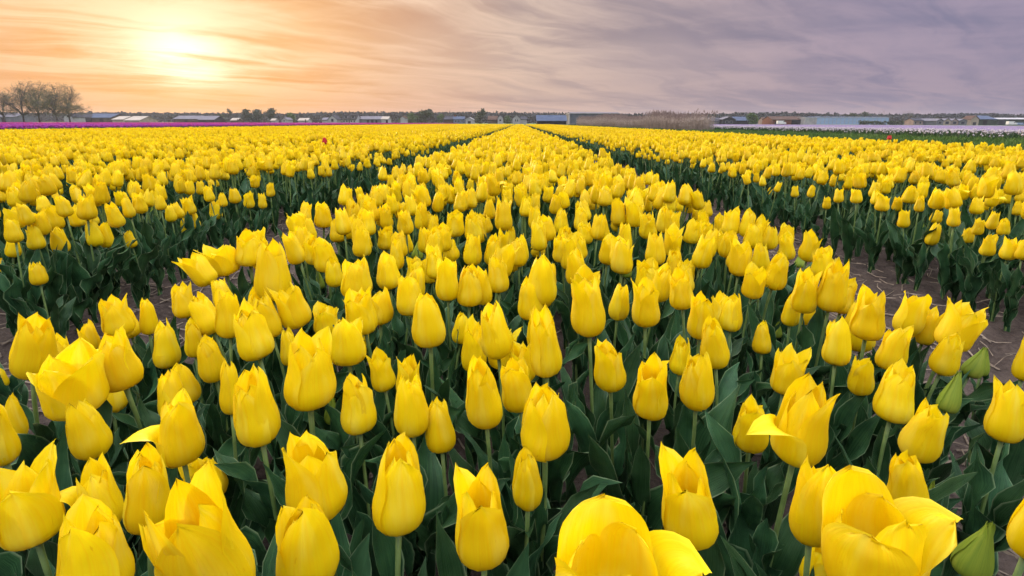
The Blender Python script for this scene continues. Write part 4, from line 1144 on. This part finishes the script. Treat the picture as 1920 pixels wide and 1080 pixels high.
def building(name, label, x0, x1, y_eave, y_ridge, Y, wall, roof, mode='side', depth=9.0, wins=(), doors=(), cat='building', dormers=(), chimney=None, group='buildings along the horizon'):
    """walls, a pitched roof of two slabs, windows and doors; ridge across the view (side) or towards it (gable)"""
    X0, X1 = at_y(x0, 229, Y).x, at_y(x1, 229, Y).x
    cx = (x0 + x1) / 2
    ze, zr = max(at_y(cx, y_eave, Y).z, 1.2), max(at_y(cx, y_ridge, Y).z, 1.8)
    W_ = X1 - X0
    e = tag(empty(name, ((X0 + X1) / 2, Y, -0.03)), label, cat, group)
    h = W_ / 2
    wb, rb = MB(), MB()
    if mode == 'side':
        wb.add([(-h, 0, 0), (h, 0, 0), (h, depth, 0), (-h, depth, 0), (-h, 0, ze), (h, 0, ze), (h, depth, ze), (-h, depth, ze), (-h, depth / 2, zr - .15), (h, depth / 2, zr - .15)],
               [(0, 1, 5, 4), (2, 3, 7, 6), (1, 2, 6, 9, 5), (3, 0, 4, 8, 7)])
        for s_ in (0, 1):
            y0, y1 = (-0.4, depth / 2) if s_ == 0 else (depth + 0.4, depth / 2)
            z0 = ze - 0.12
            a = [(-h - .3, y0, z0), (h + .3, y0, z0), (h + .3, y1, zr), (-h - .3, y1, zr)]
            rb.add(a + [(x, y, z + .18) for x, y, z in a], [(0, 3, 2, 1), (4, 5, 6, 7), (0, 1, 5, 4), (1, 2, 6, 5), (2, 3, 7, 6), (3, 0, 4, 7)])
    else:
        wb.add([(-h, 0, 0), (h, 0, 0), (h, depth, 0), (-h, depth, 0), (-h, 0, ze), (h, 0, ze), (h, depth, ze), (-h, depth, ze), (0, 0, zr - .15), (0, depth, zr - .15)],
               [(0, 1, 5, 8, 4), (2, 3, 7, 9, 6), (1, 2, 6, 5), (3, 0, 4, 7)])
        for s_ in (-1, 1):
            a = [(s_ * (h + .35), -.3, ze - .2), (0, -.3, zr), (0, depth + .3, zr), (s_ * (h + .35), depth + .3, ze - .2)]
            rb.add(a + [(x, y, z + .18) for x, y, z in a], [(0, 3, 2, 1), (4, 5, 6, 7), (0, 1, 5, 4), (1, 2, 6, 5), (2, 3, 7, 6), (3, 0, 4, 7)])
    wb.build('wall', WM[wall] if isinstance(wall, str) else wall, e)
    ro = rb.build('roof', RM[roof] if isinstance(roof, str) else roof, e)
    for (a, b_, c, d) in wins:            # fractions of the front: x0, x1, z0, z1
        fr = MB().box(-h + W_ * a, -h + W_ * b_, -.06, .05, ze * c, ze * d).build('window', WM['white'], e)
        MB().box(-h + W_ * a + .12, -h + W_ * b_ - .12, -.09, .02, ze * c + .12, ze * d - .12).build('pane', M['pane'], fr)
    for (a, b_, d) in doors:
        MB().box(-h + W_ * a, -h + W_ * b_, -.08, .05, 0.0, ze * d).build('door', M['black'], e)
    for a in dormers:
        x = -h + W_ * a
        z0 = ze + (zr - ze) * .22
        dm = MB().box(x - 1.1, x + 1.1, depth * .08, depth * .42, z0, z0 + 1.5).build('dormer', WM['white'], ro)
        MB().box(x - .8, x + .8, depth * .08 - .06, depth * .08 + .02, z0 + .25, z0 + 1.25).build('dormer_window', M['pane'], ro)
        MB().box(x - 1.4, x + 1.4, depth * .08 - .3, depth * .45, z0 + 1.5, z0 + 1.85).build('dormer_roof', RM[roof], ro)
    if chimney is not None:
        MB().box(-h + W_ * chimney - .4, -h + W_ * chimney + .4, depth / 2 - .4, depth / 2 + .4, zr - .3, zr + 1.2).build('chimney', WM['brick'], ro)
    return e

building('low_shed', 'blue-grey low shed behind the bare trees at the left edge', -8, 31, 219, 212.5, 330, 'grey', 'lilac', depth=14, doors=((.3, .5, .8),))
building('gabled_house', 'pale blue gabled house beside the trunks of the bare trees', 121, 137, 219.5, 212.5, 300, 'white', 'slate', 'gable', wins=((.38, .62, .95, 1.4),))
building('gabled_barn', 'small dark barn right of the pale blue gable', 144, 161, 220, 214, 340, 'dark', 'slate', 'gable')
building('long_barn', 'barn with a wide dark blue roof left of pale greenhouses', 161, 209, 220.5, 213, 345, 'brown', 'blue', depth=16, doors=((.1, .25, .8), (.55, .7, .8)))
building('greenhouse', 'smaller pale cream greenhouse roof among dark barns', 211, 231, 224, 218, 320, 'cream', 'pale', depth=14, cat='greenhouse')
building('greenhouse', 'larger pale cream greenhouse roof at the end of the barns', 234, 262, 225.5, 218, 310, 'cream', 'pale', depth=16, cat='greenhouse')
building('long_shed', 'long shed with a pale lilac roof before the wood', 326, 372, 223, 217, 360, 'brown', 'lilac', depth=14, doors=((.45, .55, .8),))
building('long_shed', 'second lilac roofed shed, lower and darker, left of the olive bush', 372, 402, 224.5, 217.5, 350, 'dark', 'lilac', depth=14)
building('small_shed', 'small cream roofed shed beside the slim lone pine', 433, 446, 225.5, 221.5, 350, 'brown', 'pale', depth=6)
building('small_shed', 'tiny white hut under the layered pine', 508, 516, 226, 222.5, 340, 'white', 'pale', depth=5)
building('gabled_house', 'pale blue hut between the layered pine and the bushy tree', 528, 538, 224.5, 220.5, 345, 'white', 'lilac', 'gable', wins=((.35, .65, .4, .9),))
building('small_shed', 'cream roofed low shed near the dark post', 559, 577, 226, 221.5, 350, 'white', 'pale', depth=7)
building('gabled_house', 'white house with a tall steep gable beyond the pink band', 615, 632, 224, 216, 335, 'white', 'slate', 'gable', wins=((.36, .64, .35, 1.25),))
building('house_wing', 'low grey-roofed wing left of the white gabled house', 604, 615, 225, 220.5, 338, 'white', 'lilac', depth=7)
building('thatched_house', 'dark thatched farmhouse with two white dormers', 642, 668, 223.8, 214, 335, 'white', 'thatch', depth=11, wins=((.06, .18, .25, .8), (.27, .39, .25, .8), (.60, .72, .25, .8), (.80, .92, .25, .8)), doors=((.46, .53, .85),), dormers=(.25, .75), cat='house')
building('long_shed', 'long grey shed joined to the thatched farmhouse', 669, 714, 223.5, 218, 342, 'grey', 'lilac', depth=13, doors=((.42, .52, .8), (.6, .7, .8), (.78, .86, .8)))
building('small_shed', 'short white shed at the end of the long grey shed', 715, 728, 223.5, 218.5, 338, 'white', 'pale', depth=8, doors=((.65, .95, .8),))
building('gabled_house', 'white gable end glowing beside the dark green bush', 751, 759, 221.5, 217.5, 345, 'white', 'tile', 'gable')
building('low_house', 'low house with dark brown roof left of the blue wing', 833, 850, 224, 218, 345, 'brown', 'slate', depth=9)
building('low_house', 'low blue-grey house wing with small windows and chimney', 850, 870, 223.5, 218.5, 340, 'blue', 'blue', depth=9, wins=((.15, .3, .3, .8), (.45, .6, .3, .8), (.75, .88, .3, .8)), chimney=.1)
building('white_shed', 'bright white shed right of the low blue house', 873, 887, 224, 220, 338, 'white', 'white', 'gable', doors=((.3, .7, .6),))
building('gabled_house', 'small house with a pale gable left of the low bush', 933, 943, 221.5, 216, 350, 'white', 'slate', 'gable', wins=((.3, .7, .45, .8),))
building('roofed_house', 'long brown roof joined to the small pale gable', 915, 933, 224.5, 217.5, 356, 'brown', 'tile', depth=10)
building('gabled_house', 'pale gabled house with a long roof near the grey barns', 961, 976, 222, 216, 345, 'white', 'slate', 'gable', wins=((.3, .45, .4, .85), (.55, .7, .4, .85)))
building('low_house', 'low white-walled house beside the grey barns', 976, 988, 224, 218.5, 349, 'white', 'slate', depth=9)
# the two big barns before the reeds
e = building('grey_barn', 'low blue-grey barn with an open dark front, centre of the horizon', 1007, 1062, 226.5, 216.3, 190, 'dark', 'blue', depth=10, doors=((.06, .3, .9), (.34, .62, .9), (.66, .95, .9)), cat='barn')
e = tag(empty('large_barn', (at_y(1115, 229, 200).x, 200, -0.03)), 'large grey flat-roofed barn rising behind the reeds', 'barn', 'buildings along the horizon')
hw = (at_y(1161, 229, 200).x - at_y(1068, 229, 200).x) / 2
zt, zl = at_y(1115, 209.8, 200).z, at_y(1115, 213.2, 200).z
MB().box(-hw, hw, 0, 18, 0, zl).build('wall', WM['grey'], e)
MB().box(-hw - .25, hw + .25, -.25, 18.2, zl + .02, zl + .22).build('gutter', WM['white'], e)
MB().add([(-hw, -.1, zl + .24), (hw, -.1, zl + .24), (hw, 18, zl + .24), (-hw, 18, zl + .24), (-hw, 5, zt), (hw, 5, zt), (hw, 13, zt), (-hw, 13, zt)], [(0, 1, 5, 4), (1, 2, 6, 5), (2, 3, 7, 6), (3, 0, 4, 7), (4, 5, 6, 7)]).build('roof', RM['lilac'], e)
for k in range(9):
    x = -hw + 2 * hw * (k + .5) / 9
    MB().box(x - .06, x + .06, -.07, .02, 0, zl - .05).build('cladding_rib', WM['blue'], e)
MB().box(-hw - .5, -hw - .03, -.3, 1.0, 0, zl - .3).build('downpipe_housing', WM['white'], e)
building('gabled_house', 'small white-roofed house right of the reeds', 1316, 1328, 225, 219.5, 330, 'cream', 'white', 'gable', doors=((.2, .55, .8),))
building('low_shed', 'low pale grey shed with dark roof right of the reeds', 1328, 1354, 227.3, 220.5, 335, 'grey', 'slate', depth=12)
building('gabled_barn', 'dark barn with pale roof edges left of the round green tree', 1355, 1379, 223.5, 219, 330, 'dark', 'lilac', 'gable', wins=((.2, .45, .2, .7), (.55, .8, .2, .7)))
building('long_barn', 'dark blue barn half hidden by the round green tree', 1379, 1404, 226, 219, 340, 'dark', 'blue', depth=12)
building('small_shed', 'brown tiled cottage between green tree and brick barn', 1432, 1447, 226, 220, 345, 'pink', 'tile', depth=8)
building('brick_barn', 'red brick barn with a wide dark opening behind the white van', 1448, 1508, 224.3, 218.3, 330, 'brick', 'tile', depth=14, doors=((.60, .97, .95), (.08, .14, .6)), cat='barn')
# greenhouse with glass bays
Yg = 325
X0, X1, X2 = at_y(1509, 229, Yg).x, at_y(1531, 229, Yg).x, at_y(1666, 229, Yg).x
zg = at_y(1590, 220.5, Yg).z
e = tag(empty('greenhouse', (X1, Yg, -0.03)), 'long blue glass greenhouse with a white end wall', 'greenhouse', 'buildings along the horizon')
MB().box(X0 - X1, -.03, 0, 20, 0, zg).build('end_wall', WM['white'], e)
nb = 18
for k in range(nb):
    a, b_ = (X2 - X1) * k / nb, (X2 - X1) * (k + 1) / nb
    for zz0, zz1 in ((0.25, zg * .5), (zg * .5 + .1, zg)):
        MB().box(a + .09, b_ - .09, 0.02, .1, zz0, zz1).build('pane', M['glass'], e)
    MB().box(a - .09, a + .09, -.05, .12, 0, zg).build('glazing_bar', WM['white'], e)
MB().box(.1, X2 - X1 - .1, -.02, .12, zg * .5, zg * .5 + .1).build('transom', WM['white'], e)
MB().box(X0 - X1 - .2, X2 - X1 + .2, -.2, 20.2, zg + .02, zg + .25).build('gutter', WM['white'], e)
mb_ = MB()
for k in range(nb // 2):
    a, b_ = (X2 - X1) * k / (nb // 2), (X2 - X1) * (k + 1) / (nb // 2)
    m_ = (a + b_) / 2
    mb_.add([(a, 0, zg + .26), (b_, 0, zg + .26), (m_, 0, zg + .55), (a, 20, zg + .26), (b_, 20, zg + .26), (m_, 20, zg + .55)], [(0, 1, 2), (0, 2, 5, 3), (1, 4, 5, 2), (3, 5, 4)])
mb_.build('roof', M['glass'], e)
# hedge along its far end
hx0, hx1 = at_y(1611, 229, 310).x, at_y(1694, 229, 310).x
e = tag(empty('hedge', ((hx0 + hx1) / 2, 310, -0.03)), 'dark clipped hedge in front of the blue greenhouse', 'hedge')
mb_ = MB()
for k in range(170):
    x = rt.uniform(hx0, hx1) - (hx0 + hx1) / 2
    leafquads(mb_, (x, rt.uniform(-.5, .5), rt.uniform(.3, 2.2)), (.35, .35, .3), 10, .35)
mb_.build('foliage', M['bushy'], e)
mb_ = MB()
for k in range(24):
    x = (hx1 - hx0) * ((k + .5) / 24 - .5)
    mb_.tube([(x, 0, 0), (x + .1, 0, 1.2)], [.08, .03], 4)
mb_.build('stems', M['bark'], e)['kind'] = 'stuff'
building('gabled_house', 'pale pink house with dark windows right of the three poplars', 1713, 1731, 226, 222, 340, 'pink', 'slate', depth=8, wins=((.12, .3, .25, .75), (.6, .8, .25, .75)))
building('low_house', 'slate roofed low house beside the pale pink one', 1731, 1749, 226.5, 221.5, 345, 'grey', 'slate', depth=9)
for x0, x1, r_, lab, wl in ((1756, 1769, 222.6, 'pale grey glasshouse gable, first of the row near the big blue roof', 'grey'), (1769, 1783, 222.4, 'cream glasshouse gable, brightest of its row', 'cream'),
                            (1783, 1797, 222.6, 'brown-grey glasshouse gable right of the cream one', 'pink'), (1798, 1813, 223, 'dim grey glasshouse gable, last of its row', 'grey')):
    building('glasshouse', lab, x0, x1, 226.5, r_, 330, wl, 'lilac', 'gable', depth=18, cat='greenhouse', wins=((.25, .75, .2, .9),))
building('blue_roofed_barn', 'big barn with a dark blue roof and peach gable end near the right edge', 1830, 1868, 223.5, 216.8, 335, 'green', 'blue', depth=16, doors=((.35, .55, .8),), cat='barn')
building('gabled_house', 'peach coloured gable at the left end of the big blue roof', 1820, 1835, 223.5, 217, 333, 'cream', 'tile', 'gable', depth=7, doors=((.3, .7, .5),))
building('flat_shed', 'long low shed with a pale roof edge at the right edge', 1869, 1945, 223.5, 221, 338, 'green', 'white', depth=14, doors=((.05, .2, .8), (.3, .45, .8)))

def van(px0, px1, Y, label, paint, tall=2.3, name='white_van', cat='van'):
    X0, X1 = at_y(px0, 229, Y).x, at_y(px1, 229, Y).x
    L_ = X1 - X0
    e = tag(empty(name, ((X0 + X1) / 2, Y, -0.03)), label, cat, 'vehicles parked by the far barns')
    h = L_ / 2
    prof = [(-h, .45), (-h, tall), (h * .45, tall), (h * .68, tall * .62), (h, tall * .52), (h, .45)]
    n = len(prof)
    mb_ = MB().add([(x, -.9, z) for x, z in prof] + [(x, .9, z) for x, z in prof], [tuple(range(n)), tuple(range(2 * n - 1, n - 1, -1))] + [(i, i + n, (i + 1) % n + n, (i + 1) % n) for i in range(n)])
    mb_.build('body', paint, e)
    MB().box(h * .30, h * .56, -.93, .93, tall * .62, tall * .88).build('side_window', M['pane'], e)
    for s_ in (-.62, .62):
        wl = MB().tube([(s_ * h, -.95, .38), (s_ * h, .95, .38)], [.38, .38], 10).build('wheel', M['tyre'], e)
        MB().tube([(s_ * h, -.99, .38), (s_ * h, -.94, .38)], [.2, .2], 8).build('rim', WM['grey'], wl)
    MB().box(h - .03, h + .05, -.8, -.5, .75, .98).build('headlight', WM['white'], e)
    MB().box(h - .03, h + .05, .5, .8, .75, .98).build('headlight', WM['white'], e)
van(1457, 1473, 305, 'white van parked before the red brick barn', M['paint'])
van(1889, 1904, 305, 'white van parked near the right edge', M['paint'])
van(1906, 1921, 306, 'blue and white car cut by the right edge', M['bluepaint'], 1.6, 'parked_car', 'car')
for px, lab in ((446, 'dark post between the slim pine and the pine clump'), (457, 'dark post in front of the pine clump'), (573, 'dark post beside the cream roofed low shed')):
    Yp = 150
    c = at_y(px, 229, Yp)
    e = tag(empty('field_post', (c.x, Yp, -0.03)), lab, 'post', 'posts along the field edge')
    MB().box(-.12, .12, -.12, .12, 0, 1.25).build('post_shaft', M['bark'], e)
    MB().add([(-.16, -.16, 1.26), (.16, -.16, 1.26), (.16, .16, 1.26), (-.16, .16, 1.26), (0, 0, 1.45)], [(0, 1, 4), (1, 2, 4), (2, 3, 4), (3, 0, 4), (3, 2, 1, 0)]).build('post_cap', M['bark'], e)

# ------------------------------------------------------------------ air
HAZE = 0.00015
hm, b = new_mat('haze_air')
pv = b.n('ShaderNodeVolumePrincipled')
pv.inputs['Color'].default_value = (0.86, 0.90, 1.0, 1)
pv.inputs['Density'].default_value = HAZE
pv.inputs['Anisotropy'].default_value = 0.3
b.put(b.out.inputs['Volume'], pv.outputs[0])
tag(MB().box(-2900, 2900, -300, 4400, -1.2, 24).build('haze', hm), 'thin evening haze over the flat fields', 'haze', kind='stuff')
